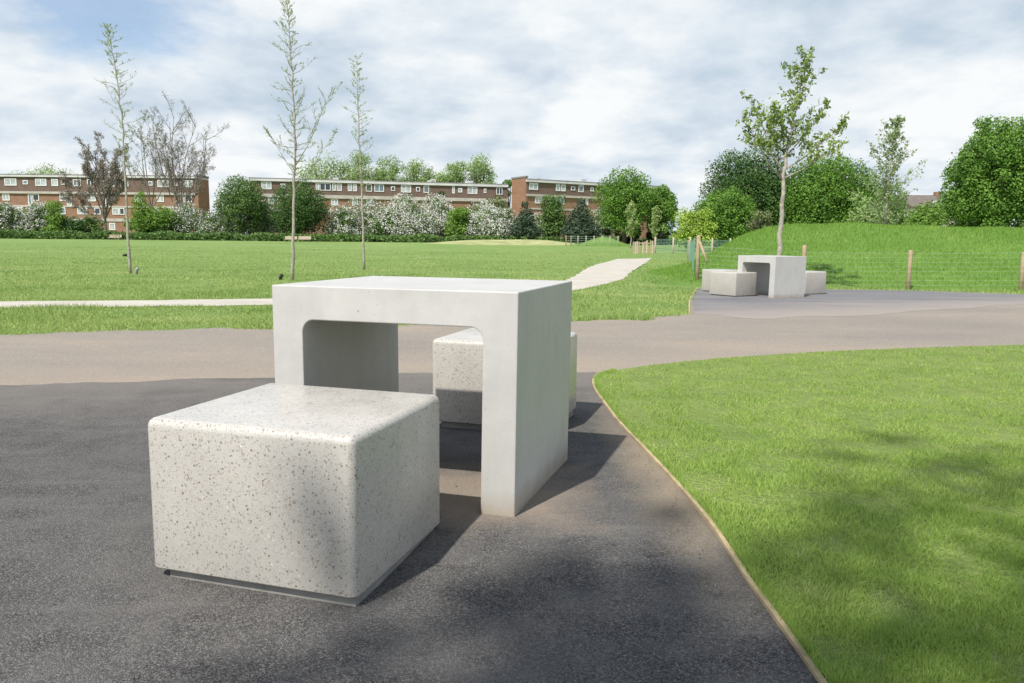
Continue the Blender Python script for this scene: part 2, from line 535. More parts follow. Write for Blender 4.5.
def sheet(name, poly, off, mat, cell=0.4):
    bm = bmesh.new()
    vs = [bm.verts.new((p[0], p[1], 0)) for p in poly]
    bm.faces.new(vs)
    bmesh.ops.triangulate(bm, faces=bm.faces)
    X = [p[0] for p in poly]; Y = [p[1] for p in poly]
    for x in np.arange(math.floor(min(X)), max(X), max(cell, 1.0)):
        bmesh.ops.bisect_plane(bm, geom=bm.verts[:] + bm.edges[:] + bm.faces[:], plane_co=(x, 0, 0), plane_no=(1, 0, 0))
    ylist = [y for y in np.arange(1.8, 4.4, 0.1)] + [y for y in np.arange(6.0, 12.4, 0.5)] + list(np.arange(36, 102, 4.0))
    for y in ylist:
        if min(Y) < y < max(Y):
            bmesh.ops.bisect_plane(bm, geom=bm.verts[:] + bm.edges[:] + bm.faces[:], plane_co=(0, y, 0), plane_no=(0, 1, 0))
    for v in bm.verts: v.co.z = gz(v.co.x, v.co.y) + off
    for f in bm.faces:
        if f.normal.z < 0: f.normal_flip()
        f.smooth = True
    me = bpy.data.meshes.new(name); bm.to_mesh(me); bm.free()
    return link(name, me, mat)


# sandy road
verge_edge = [(-30, 0.8), (-12, 5.2), (-5.0, 7.52), (-4.2, 7.83), (-2.62, 8.33), (0.76, 9.39), (1.61, 9.75), (2.41, 10.5)]
pad_left = [(2.41, 10.5), (3.1, 13.5), (3.93, 16.5)]
pad_back = [(3.93, 16.5), (6.2, 16.75), (8.43, 16.5), (10.25, 15.6), (20, 10.5), (34, 4)]
ve = densify(verge_edge, 0.07, 0.22, 3.1, False)
road_poly = [(-30, -8)] + ve + pad_left[1:-1] + densify(pad_back, 0.2, 0.05, 8.8, False) + [(34, -8)]
road = sheet('road', road_poly, 0.004, MT['sand']); tag(road, 'sandy worn tarmac road crossing the park', None, None, 'structure')
# dark asphalt in the foreground
lawn_left = [(0.675, -3.0), (0.675, 0.6), (0.670, 1.55), (0.665, 1.96), (0.650, 2.57), (0.60, 3.51), (0.555, 4.4), (0.545, 5.05), (0.60, 5.42), (0.74, 5.66)]
lawn_top = [(0.74, 5.66), (1.25, 6.05), (2.01, 6.47), (3.3, 6.97), (4.95, 7.42), (9, 8.4), (14, 9.4)]
ap = densify([(-30, -0.3), (-3.3, 4.92), (-1.65, 5.27), (-0.59, 5.50), (0.60, 5.62)], 0.04, 0.10, 5.5, False)
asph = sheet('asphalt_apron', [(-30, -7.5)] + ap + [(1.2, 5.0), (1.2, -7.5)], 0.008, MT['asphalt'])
tag(asph, 'dark grey asphalt under the near table and seats', None, None, 'structure')
pp = densify([(20, 13.2), (14, 13.8), (8.64, 13.0), (5, 10.7), (3.2, 10.05), (2.47, 10.45)], 0.15, 0.18, 2.2, False)
pad = sheet('asphalt_pad', pp + [(3.12, 13.5), (3.96, 16.46), (6.2, 16.6), (8.43, 16.4), (10.25, 15.5), (20, 14.2)][:-1] + [(14, 14.0)], 0.006, MT['pad'])
tag(pad, 'dark grey asphalt pad under the far table', None, None, 'structure')
# cream path
pu = smooth_line([(-30, 3.8), (-14, 9.7), (-7.62, 11.55), (-3.91, 12.62), (-1.0, 14.4), (1.15, 18.6), (2.93, 29.5), (4.3, 36.0), (6.7, 46.6)], 8)
pl = smooth_line([(-30, 2.6), (-14, 8.5), (-6.93, 10.42), (-3.55, 11.40), (-0.6, 12.6), (1.18, 15.4), (2.72, 19.7), (4.0, 25.9), (6.1, 35.7), (8.5, 47.3)], 8)
path_poly = densify(pu, 0.3, 0.07, 1.1, False) + densify(pl, 0.3, 0.07, 9.1, False)[::-1]
path = sheet('path', path_poly, 0.008, MT['cream']); tag(path, 'cream gravel path winding through the grass', None, None, 'structure')
# lawn island
lawn_poly = [(p[0] + 0.018, p[1]) for p in smooth_line(lawn_left, 4)] + smooth_line(lawn_top, 5)[1:] + [(14, -3)]
lawn_b = sheet('lawn', lawn_poly, 0.012, MT['lawnsoil']); tag(lawn_b, 'raised mown lawn beside the asphalt', None, None, 'structure')


def ribbon(name, line, half, z0, z1, mat):
    b = MB(); P = [Vector(p) for p in line]
    n = len(P)
    for i, p in enumerate(P):
        d = (P[min(i + 1, n - 1)] - P[max(i - 1, 0)]).normalized(); nr = Vector((-d.y, d.x)) * half
        g = gz(p.x, p.y)
        w = 0.0015 * math.sin(i * 0.9)
        b.v += [(p.x - nr.x, p.y - nr.y, g + z0), (p.x + nr.x, p.y + nr.y, g + z0), (p.x + nr.x, p.y + nr.y, g + z1 + w), (p.x - nr.x, p.y - nr.y, g + z1 + w)]
    for i in range(n - 1):
        a = i * 4
        for k in range(4): b.f.append((a + k, a + (k + 1) % 4, a + 4 + (k + 1) % 4, a + 4 + k))
    b.f += [(0, 1, 2, 3), tuple(4 * (n - 1) + k for k in (3, 2, 1, 0))]
    return b.build(name, mat)


e1 = ribbon('timber_edging', smooth_line(lawn_left, 6), 0.007, -0.05, 0.019, MT['edging'])
tag(e1, 'thin pale timber edging strip between the asphalt and the near mown lawn', 'edging')
e2 = ribbon('timber_edging', [(p[0], p[1]) for p in smooth_line(pad_left, 4)], 0.012, -0.05, 0.022, MT['edging'])
tag(e2, 'short timber edging strip along the left side of the far asphalt pad', 'edging')

# mound behind the wire fence
crest = [(690, 245), (700, 243.5), (715, 240.5), (730, 236.5), (750, 231.5), (780, 226.5), (820, 224.3), (860, 224), (900, 225), (960, 226.5), (1024, 229), (1120, 232)]
cxs = []; czs = []
for px, py in crest:
    p = at(px, py, 24.0); cxs.append(p.x); czs.append(p.z + 0.045)
cxs.append(30); czs.append(0.9); cxs.append(45); czs.append(0.0)
czs = [1.53 if x_ < 8.3 else z_ for x_, z_ in zip(cxs, czs)]


def mound_h(X, Y):
    hc = np.interp(X, cxs, czs)
    XX = X - 0.25 * (Y - 24); left = (np.interp(XX, [4.0, 5.0, 5.67, 6.6, 7.4, 8.2], [0, .10, .26, .58, .88, 1]) + np.interp(XX + 0.4, [4.0, 5.0, 5.67, 6.6, 7.4, 8.2], [0, .10, .26, .58, .88, 1]) + np.interp(XX - 0.4, [4.0, 5.0, 5.67, 6.6, 7.4, 8.2], [0, .10, .26, .58, .88, 1])) / 3
    yf = 16.9 - 0.62 * np.clip(X - 9.5, 0, 40)      # front foot follows the pad edge
    f = sstep(0, 1, (Y - yf) / np.maximum(24.0 - yf, 1)) ** 0.75
    b = 1 - sstep(25.5, 36, Y)
    lump = 0.05 * np.sin(X * 1.1 + Y * 0.4) * np.sin(Y * 0.9) + 0.03 * np.sin(X * 2.9 + 1) * np.sin(Y * 2.1)
    h = hc * left * f * b
    return h + lump * np.clip(h, 0, 1)


mxs = np.arange(3.4, 46, 0.3); mys = np.arange(6.0, 37, 0.3)
mound = link('mound', grid_mesh('mound', mxs, mys, lambda X, Y: zg(X, Y) - 0.02 + 0.9 * 0 + mound_h(X, Y) - 0.03 * (mound_h(X, Y) < 0.005)), MT['mound'])
tag(mound, 'grassy green mound behind the wire fence', None, None, 'structure')


def surf(x, y):
    return np.maximum(turf(x, y), zg(x, y) - 0.02 + mound_h(x, y))


# dry grass bank at the far side of the field
def bank_h(X, Y):
    cx = at(505, 240, 86).x
    return 0.55 * np.exp(-((X - cx) / 7.5) ** 4) * np.exp(-((Y - 90) / 4.0) ** 2)
bx0 = at(505, 240, 86).x
bank = link('grass_bank', grid_mesh('grass_bank', np.arange(bx0 - 12, bx0 + 12, 0.8), np.arange(80, 100, 0.8), lambda X, Y: turf(X, Y) - 0.04 + bank_h(X, Y)), MT['straw'])
tag(bank, 'low bank of dry straw coloured grass at the far side of the field', None, None, 'structure')
hx0 = at(604, 240, 84).x
bank2 = link('grass_hillock', grid_mesh('grass_hillock', np.arange(hx0 - 5, hx0 + 5, 0.4), np.arange(78, 90, 0.6), lambda X, Y: turf(X, Y) - 0.04 + 0.95 * np.exp(-((X - hx0) / 2.1) ** 2) * np.exp(-((Y - 84) / 3.0) ** 2)), MT['mound'])
tag(bank2, 'small green hillock behind low railings at the far side of the field', None, None, 'structure')

# ------------------------------------------------------------------ grass blades
def in_poly(X, Y, poly):
    P = np.array(poly); ins = np.zeros(len(X), bool)
    x1, y1 = P[-1]
    for x2, y2 in P:
        c = ((y2 > Y) != (y1 > Y)) & (X < (x1 - x2) * (Y - y2) / (y1 - y2 + 1e-12) + x2)
        ins ^= c
        x1, y1 = x2, y2
    return ins


def blades(name, X, Y, Z, hgt, wid, mat, lean=0.5, seed=1):
    r = np.random.RandomState(seed); n = len(X)
    a = r.uniform(0, 2 * np.pi, n); la = r.uniform(0, 2 * np.pi, n); ll = np.abs(r.normal(0, lean, n)) * hgt
    dx, dy = np.cos(a) * wid / 2, np.sin(a) * wid / 2
    b0 = np.stack([X - dx, Y - dy, Z - 0.004], 1); b1 = np.stack([X + dx, Y + dy, Z - 0.004], 1)
    tp = np.stack([X + np.cos(la) * ll, Y + np.sin(la) * ll, Z + hgt], 1)
    V = np.stack([b0, b1, tp], 1).reshape(-1, 3)
    Fq = np.arange(n * 3).reshape(-1, 3)
    return link(name, np_mesh(name, V, Fq), mat)


def sample(n, y0, y1, half=0.95, seed=0, p=1.0):
    r = np.random.RandomState(seed)
    u = r.rand(n)
    # density falls with distance
    Y = (y0 ** -p + u * (y1 ** -p - y0 ** -p)) ** (-1 / p)
    X = r.uniform(-half, half, n) * (Y + 0.6)
    return X, Y, r


# near lawn
X, Y, r = sample(1250000, 1.15, 9.6, 1.45, 11, 1.0)
k = in_poly(X, Y, lawn_poly); X, Y = X[k], Y[k]
pn = np.array([mnoise.noise(Vector((x * 2.2, y * 2.2, 0.3))) for x, y in zip(X[::8], Y[::8])]); pn = np.repeat(pn, 8)[:len(X)]
pn2 = np.array([mnoise.fractal(Vector((x * 5.0, y * 5.0, 7.1)), 1.0, 2.0, 3) for x, y in zip(X, Y)])
k = r.rand(len(X)) < np.clip(0.95 + 1.3 * pn2, 0.45, 1); X, Y, pn, pn2 = X[k], Y[k], pn[k], pn2[k]
h = (0.009 + 0.009 * r.rand(len(X))) * np.clip(1 + 0.5 * pn + 0.9 * pn2, 0.5, 2.0); w = 0.0026 + 0.0011 * Y * 0.6
g = blades('grass', X, Y, zg(X, Y) + 0.012, h, w, MT['blade'], 0.95, 5)
tag(g, 'short green mown grass of the near lawn', 'grass', None, 'stuff')
# taller fringe along the edging
fl = smooth_line(lawn_left, 30); fl = [p for p in fl if p[1] > 1.2]
idx = r.randint(0, len(fl), 9000); FX = np.array([fl[i][0] for i in idx]) + 0.006 + np.abs(r.normal(0, 0.016, 9000)); FY = np.array([fl[i][1] for i in idx]) + r.uniform(-.03, .03, 9000)
g = blades('grass_fringe', FX, FY, zg(FX, FY) + 0.012, 0.012 + 0.012 * r.rand(9000), 0.003 + 0 * FX, MT['blade'], 0.7, 6)
tag(g, 'grass fringe leaning over the timber edging of the near lawn', 'grass', None, 'stuff')

# field and verge
X, Y, r = sample(380000, 7.0, 62, 0.78, 12, 0.8)
JX = X + r.normal(0, 0.035, len(X)); JY = Y - np.abs(r.normal(0, 0.05, len(X))) + 0.03
k = ~in_poly(JX, JY + 0.06, road_poly) & ~in_poly(X, JY, path_poly) & (mound_h(X, Y) < 0.02 + 0.10 * r.rand(len(X))) & ~((X > 0.8) & (Y < 9.5))
X, Y = X[k], Y[k]
pn = np.array([mnoise.noise(Vector((x * 0.9, y * 0.9, 4.3))) for x, y in zip(X[::8], Y[::8])]) ; pn = np.repeat(pn, 8)[:len(X)]
pn = np.array([mnoise.noise(Vector((x * 0.9, y * 0.9, 4.3))) for x, y in zip(X, Y)])
edge = 1 + 0.5 * ((np.abs(Y - (11.5 + 0.28 * (X + 3.5))) < 1.2))
h = (0.018 + 0.026 * r.rand(len(X))) * (1 + 1.3 * pn) * edge; w = 0.006 + 0.00075 * Y
g = blades('grass', X, Y, np.maximum(turf(X, Y), zg(X, Y) - 0.02 + mound_h(X, Y)), np.clip(h, 0.012, 0.11), w, MT['blade_field'], 0.9, 7)
tag(g, 'rough green grass of the verge and open field', 'grass', None, 'stuff')
# mound grass
n = 130000
X = r.uniform(4.0, 19, n); Y = 8 + 18 * r.rand(n)
k = (mound_h(X, Y) > 0.03 + 0.08 * r.rand(n)) & ~in_poly(X, Y, road_poly) & (np.abs(X) < 0.78 * Y + 1); X, Y = X[k], Y[k]
g = blades('grass', X, Y, zg(X, Y) - 0.02 + mound_h(X, Y), 0.035 + 0.06 * r.rand(len(X)), 0.016 + 0 * X, MT['blade_mound'], 0.7, 8)
tag(g, 'longer lush grass growing on the mound and along the fence', 'grass', None, 'stuff')

# ------------------------------------------------------------------ tables and seats
def table_mesh(w=0.915, d=0.776, H=0.75, leg=0.1205, top=0.1195, rad=0.045):
    """bridge shaped table: front right bottom corner at the origin, front face along -x"""
    tp = 0.006
    out = [(-w + tp * 0.3, -0.03), (-w, H), (0, H), (-tp, -0.03)]
    inn = [(-leg - tp, -0.03), (-leg, H - top - rad)]
    for k in range(1, 7):
        a = math.pi / 2 * k / 7
        inn.append((-leg - rad + rad * math.cos(a), H - top - rad + rad * math.sin(a)))
    inn.append((-leg - rad, H - top)); inn.append((-w + leg + rad, H - top))
    for k in range(1, 7):
        a = math.pi / 2 * k / 7
        inn.append((-w + leg + rad - rad * math.sin(a), H - top - rad + rad * math.cos(a)))
    inn += [(-w + leg, H - top - rad), (-w + leg + tp * 0.3, -0.03)]
    prof = out + inn
    bm = bmesh.new()
    f0 = bm.faces.new([bm.verts.new((x, 0, z)) for x, z in prof])
    r_ = bmesh.ops.extrude_face_region(bm, geom=[f0])
    for v in r_['geom']:
        if isinstance(v, bmesh.types.BMVert): v.co.y += d
    bmesh.ops.recalc_face_normals(bm, faces=bm.faces)
    es = [e for e in bm.edges if len(e.link_faces) == 2 and e.calc_face_angle(0) > 0.7]
    bmesh.ops.bevel(bm, geom=es, offset=0.004, segments=2, affect='EDGES', profile=0.5)
    me = bpy.data.meshes.new('table'); bm.to_mesh(me); bm.free()
    return me


tm = table_mesh()
t1 = link('concrete_table', tm, MT['concrete'], None, (0.0193, 2.4806, 0.0), -0.2994)
tag(t1, 'large pale concrete table shaped like an arch in the foreground', 'table', 'arched concrete tables')
t2 = link('concrete_table', tm, MT['concrete'], None, (4.644, 13.767, -0.083), -1.0768)
tag(t2, 'distant pale concrete arch table on the far asphalt pad under the leafy young tree', 'table', 'arched concrete tables')


def seat_meshes(w=0.628, d=0.576, H=0.42, r1=0.024):
    b = MB(); b.box(-w, 0, 0, d, 0.0, H)
    me = bpy.data.meshes.new('seat_block'); me.from_pydata(b.v, [], b.f)
    bm = bmesh.new(); bm.from_mesh(me)
    bmesh.ops.recalc_face_normals(bm, faces=bm.faces)
    top = [e for e in bm.edges if max(v.co.z for v in e.verts) > H - 0.001]
    bmesh.ops.bevel(bm, geom=top, offset=r1, segments=6, affect='EDGES', profile=0.5)
    low = [e for e in bm.edges if all(v.co.z < 0.001 for v in e.verts) and e.calc_face_angle(0) > 0.7]
    bmesh.ops.bevel(bm, geom=low, offset=0.004, segments=2, affect='EDGES', profile=0.5)
    for f in bm.faces: f.smooth = True
    bm.to_mesh(me); bm.free()
    me.set_sharp_from_angle(angle=R(50)) if hasattr(me, 'set_sharp_from_angle') else None
    c = MB(); c.box(-w + 0.045, -0.012, 0.020, d - 0.04, -0.09, 0.002)
    pm = bpy.data.meshes.new('plinth'); pm.from_pydata(c.v, [], c.f)
    return me, pm


sb, pb = seat_meshes()
sb.materials.append(MT['terrazzo']); pb.materials.append(MT['plinth'])
sf = sb.copy(); sf.materials.clear(); sf.materials.append(MT['terrazzo_far'])


def seat(x, y, z, yaw, label, mesh, k=1.0):
    o = empty('seat_cube', (x, y, z), yaw)
    a = link('seat_block', mesh, None, o); b_ = link('plinth', pb, None, o)
    a.scale = (1, 1, k)
    tag(o, label, 'seat', 'terrazzo cube seats around the tables')
    return o


seat(-0.3875, 1.8540, 0.0122, -0.294, 'nearest speckled terrazzo cube seat in front of the foreground table', sb)
seat(0.193, 3.677, -0.001, -0.3007, 'speckled terrazzo cube seat half hidden behind the foreground arch table', sb)
seat(4.022, 13.999, -0.053, -0.99, 'pale cube seat nearest the camera at the left of the distant table', sf)
seat(4.094, 15.064, -0.053, -1.0768, 'rearmost pale cube seat, left of the distant table and partly hidden by another seat', sf)
seat(5.572, 14.770, -0.055, -1.0768 , 'single pale cube seat on the right side of the distant table', sf)
# (origin of the last one is its hidden corner: shift it by its own depth)
o_ = [o for o in col.objects if o.name.startswith('seat_cube')][-1]

# ------------------------------------------------------------------ vegetation helpers
def rand_dirs(r, n):
    v = r.normal(size=(n, 3)); return v / np.linalg.norm(v, axis=1, keepdims=True)


def leaf_quads(C, N, s, r, elong=1.5):
    """diamond leaves at centres C with normals N"""
    n = len(C)
    t = np.cross(N, rand_dirs(r, n)); t /= np.linalg.norm(t, axis=1, keepdims=True) + 1e-9
    b = np.cross(N, t)
    s = (s * r.uniform(0.65, 1.35, n))[:, None]
    V = np.stack([C - t * s * 0.5 * elong, C + b * s * 0.5, C + t * s * 0.5 * elong, C - b * s * 0.5], 1)
    V[:, 2] += N * s * 0.15
    return V.reshape(-1, 3), np.arange(n * 4).reshape(-1, 4)


def lump_leaves(lumps, n, size, r, outer=0.55, flat=1.0):
    """leaves in the outer part of each clump"""
    C0 = np.array([l[0] for l in lumps], float); Rr = np.array([l[1] for l in lumps], float)
    if Rr.ndim == 1: Rr = np.stack([Rr, Rr, Rr * flat], 1)
    wgt = (Rr[:, 0] * Rr[:, 2]); wgt = wgt / wgt.sum()
    i = r.choice(len(lumps), n, p=wgt)
    d = rand_dirs(r, n)
    rad = outer + (1.06 - outer) * r.rand(n) ** 0.6
    loose = r.rand(n) < 0.10; rad[loose] *= r.uniform(1.0, 1.32, loose.sum())
    C = C0[i] + d * Rr[i] * rad[:, None]
    N = d * 0.8 + rand_dirs(r, n) * 0.8 + np.array([0, 0, 0.35]); N /= np.linalg.norm(N, axis=1, keepdims=True)
    return leaf_quads(C, N, np.full(n, size), r, 1.3)


def crown_lumps(w, z0, z1, n, r, shape='round', depth=None, lr=0.26):
    """clump centres inside a crown w wide between z0 and z1, local coords"""
    depth = depth or w
    L = []
    hh = (z1 - z0) / 2; zc = (z0 + z1) / 2
    if shape == 'full':
        q0 = lr * w
        for k in range(n):
            u = 1 - 2 * (k + 0.5) / n; a = k * 2.39996 + r.uniform(-.25, .25); c_ = math.sqrt(1 - u * u)
            q = q0 * r.uniform(0.6, 1.45); e = r.uniform(0.84, 1.10)
            c_ = c_ ** 0.8 if u < 0 else c_
            L.append(((math.cos(a) * c_ * (w / 2 - q * 0.8) * e, math.sin(a) * c_ * (depth / 2 - q * 0.8) * e, zc + u * (hh - q * 0.7) * e), q))
        for k in range(n // 3):
            v = r.normal(size=3); v *= 0.5 * r.rand() ** 0.33 / np.linalg.norm(v)
            L.append(((v[0] * w * 0.6, v[1] * w * 0.6, zc + v[2] * hh), q0 * 1.6))
        order = list(range(len(L))); r.shuffle(order)
        return [L[i] for i in order]
    for k in range(n):
        for _ in range(60):
            u = r.uniform(-1, 1, 3)
            if shape == 'round':
                ok = (u ** 2).sum() < 1 and (u ** 2).sum() > 0.12
            elif shape == 'cone':
                ww = (1 - u[2]) / 2; ok = math.hypot(u[0], u[1]) < ww * 0.95 + 0.08
            elif shape == 'dome':
                q = (u[2] + 1) / 2; ok = math.hypot(u[0], u[1]) < math.sqrt(max(0, 1 - q ** 2.2))
            else:
                ok = math.hypot(u[0], u[1]) < 1
            if ok: break
        q = lr * w * r.uniform(0.65, 1.2)
        if shape == 'cone': q *= 0.45 + 0.55 * (1 - u[2]) / 2
        sx = max(0.1, 1 - q / (w / 2) * 0.75)
        L.append(((u[0] * w / 2 * sx, u[1] * depth / 2 * sx, zc + u[2] * max(0.15 * hh, hh - q * 0.7)), q))
    if shape in ('round', 'dome', 'cone') and n >= 16:
        L.append(((0, 0, zc - 0.05 * hh), w * 0.30)); L.append(((0, 0, zc - 0.45 * hh), w * 0.30)); L.append(((0, 0, zc + 0.3 * hh), w * 0.22))
        for a in range(5):
            L.append(((0.30 * w * math.cos(a * 1.257), 0.30 * depth * math.sin(a * 1.257), z0 + 0.42 * hh), w * 0.19))
    return L


def limbs(mb, lumps, base_r, h_fork, r, lean=(0, 0)):
    """trunk and a limb to each big clump"""
    f = Vector((lean[0], lean[1], h_fork))
    mb.tube([(0, 0, -0.3), (lean[0] * 0.4, lean[1] * 0.4, h_fork * 0.5), f], [base_r * 1.25, base_r, base_r * 0.8], 7)
    for c, q in lumps[:16]:
        c = Vector(c)
        mid = f.lerp(c, 0.5) + Vector((r.uniform(-.3, .3), r.uniform(-.3, .3), 0.12 * (c - f).length))
        mb.tube([f - Vector((0, 0, 0.2)), mid, c], [base_r * 0.55, base_r * 0.32, base_r * 0.1], 5)


SEED = [100]


def far_tree(px, D, ytop, wpx, mat, name, label, cat='tree', group=None, shape='round', z0f=0.2, nl=16, leaves=3500,
             ls=0.26, ybase=None, blossom=0.0, trunk_r=None, lr=0.26, flat=0.85, bark='bark', outer=0.55, top_bare=0):
    SEED[0] += 1; r = np.random.RandomState(SEED[0])
    pt = at(px, ytop, D); w = abs(at(px + wpx / 2, ytop, D).x - at(px - wpx / 2, ytop, D).x)
    gzv = float(surf(np.array(pt.x), np.array(D)))
    h = pt.z - gzv
    o = empty(name, (pt.x, D, gzv), r.uniform(-0.3, 0.3))
    lumps = crown_lumps(w, h * z0f, h, nl, r, shape, None, lr)
    fine = 0.78
    V, Fq = lump_leaves(lumps, int(leaves * 1.5), ls * fine, r, outer, flat)
    V[:, 2] = np.maximum(V[:, 2], 0.02)
    link('crown', np_mesh('crown', V, Fq), MT[mat], o)
    if blossom > 0:
        V, Fq = lump_leaves([(c, q * 1.05) for c, q in lumps if c[2] > 0.18 * h], int(leaves * blossom * 1.7), ls * 0.56, r, 0.82, flat)
        # flowers come in sprays: keep only patches
        C = V.reshape(-1, 4, 3)
        c0 = C[:, 0]
        keep = np.array([mnoise.noise(Vector(c) * 1.0 + Vector((SEED[0], 0, 0))) > -0.12 for c in c0])
        C = C[keep]; C[:, :, 2] = np.maximum(C[:, :, 2], 0.05)
        link('blossom', np_mesh('blossom', C.reshape(-1, 3), np.arange(len(C) * 4).reshape(-1, 4)), MT['blossom'], o)
    mb = MB(); limbs(mb, lumps, trunk_r or max(0.06, 0.028 * h), max(0.3, h * z0f * 1.1 + 0.12 * h), r)
    mb.build('trunk', MT[bark], o, True)
    tag(o, label, cat, group)
    return o


def grow(mb, p, d, L, rad, depth, r, tips, spread=0.5, up=0.15, nseg=3, kids=(2, 4), shrink=(0.55, 0.8), sides=4):
    pts = [p.copy()]; rads = [rad]
    for k in range(nseg):
        d = (d + Vector(r.normal(size=3)) * 0.12 + Vector((0, 0, up * 0.3))).normalized()
        p = p + d * (L / nseg); pts.append(p.copy()); rads.append(max(rad * (1 - 0.45 * (k + 1) / nseg), 0.012))
    mb.tube(pts, rads, sides if depth > 1 else 3, False)
    if depth == 0:
        tips.append((p.copy(), d.copy())); tips.append((pts[-2].copy(), d.copy())); return
    for k in range(r.randint(kids[0], kids[1] + 1)):
        q = Vector(r.normal(size=3)) * spread
        nd = (d + q + Vector((0, 0, up))).normalized()
        st = pts[-1] if k < 2 else pts[r.randint(1, len(pts))]
        grow(mb, st, nd, L * r.uniform(*shrink), rads[-1] * 0.72, depth - 1, r, tips, spread, up, nseg, kids, shrink, sides)


def bare_tree(px, D, ytop, name, label, seed, ends, fork=0.25, tr=0.16, budn=1, budmat='bud', ls=0.09, group=None, kids=6, side=0.5):
    """ends: (px, py) reached by the main limbs"""
    r = np.random.RandomState(seed)
    pt = at(px, ytop, D); g_ = float(surf(np.array(pt.x), np.array(D))); h = pt.z - g_
    B = Vector((pt.x, D, g_)); mb = MB(); tw = MB(); bud = []
    f0 = Vector((0, 0, fork * h))
    mb.tube([(0, 0, -0.3), (0.05, 0, fork * h * 0.5), f0], [tr * 1.3, tr, tr * 0.9], 7)

    def rec(p, q, rad, depth, curve):
        d = q - p; L = d.length
        n = 5; pts = []
        off = Vector(r.normal(size=3)) * L * 0.06 + Vector((0, 0, -curve * L))
        for k in range(n + 1):
            t = k / n; pts.append(p.lerp(q, t) + off * math.sin(math.pi * t))
        (mb if depth > 1 else tw).tube(pts, [max(rad * (1 - 0.75 * k / n), 0.009) for k in range(n + 1)], 5 if depth > 1 else 3, False)
        if depth == 0:
            bud.append(pts[-1]); bud.append(pts[3]); return
        m_ = kids if depth > 1 else kids + 1
        for k in range(m_):
            t = 0.22 + 0.78 * (k + r.rand()) / m_; i_ = min(int(t * n), n - 1); st = pts[i_].lerp(pts[i_ + 1], t * n - i_)
            a = Vector(r.normal(size=3)); a.y *= 0.9
            nd = (d.normalized() + a.normalized() * 0.85 + Vector((0, 0, 0.28))).normalized()
            ln = L * side * r.uniform(0.6, 1.15) * (1.15 - 0.5 * t)
            rec(st, st + nd * ln, rad * 0.42, depth - 1, 0.05)
    for (ex_, ey_) in ends:
        e = at(ex_, ey_, D) - B + Vector((0, r.uniform(-2, 2), 0))
        rec(f0 - Vector((0, 0, r.uniform(0, 0.3) * fork * h)), e, tr * 0.55, 3, -0.05)
    o = empty(name, B)
    mb.build('trunk', MT['twig'], o, True); tw.build('twigs', MT['twig'], o)
    n = len(bud) * budn
    C = np.repeat(np.array([tuple(b) for b in bud]), budn, 0) + r.normal(size=(n, 3)) * 0.14
    V, Fq = leaf_quads(C, rand_dirs(r, n), np.full(n, ls), r, 1.3)
    link('buds', np_mesh('buds', V, Fq), MT[budmat], o)
    tag(o, label, 'tree', group)
    return o


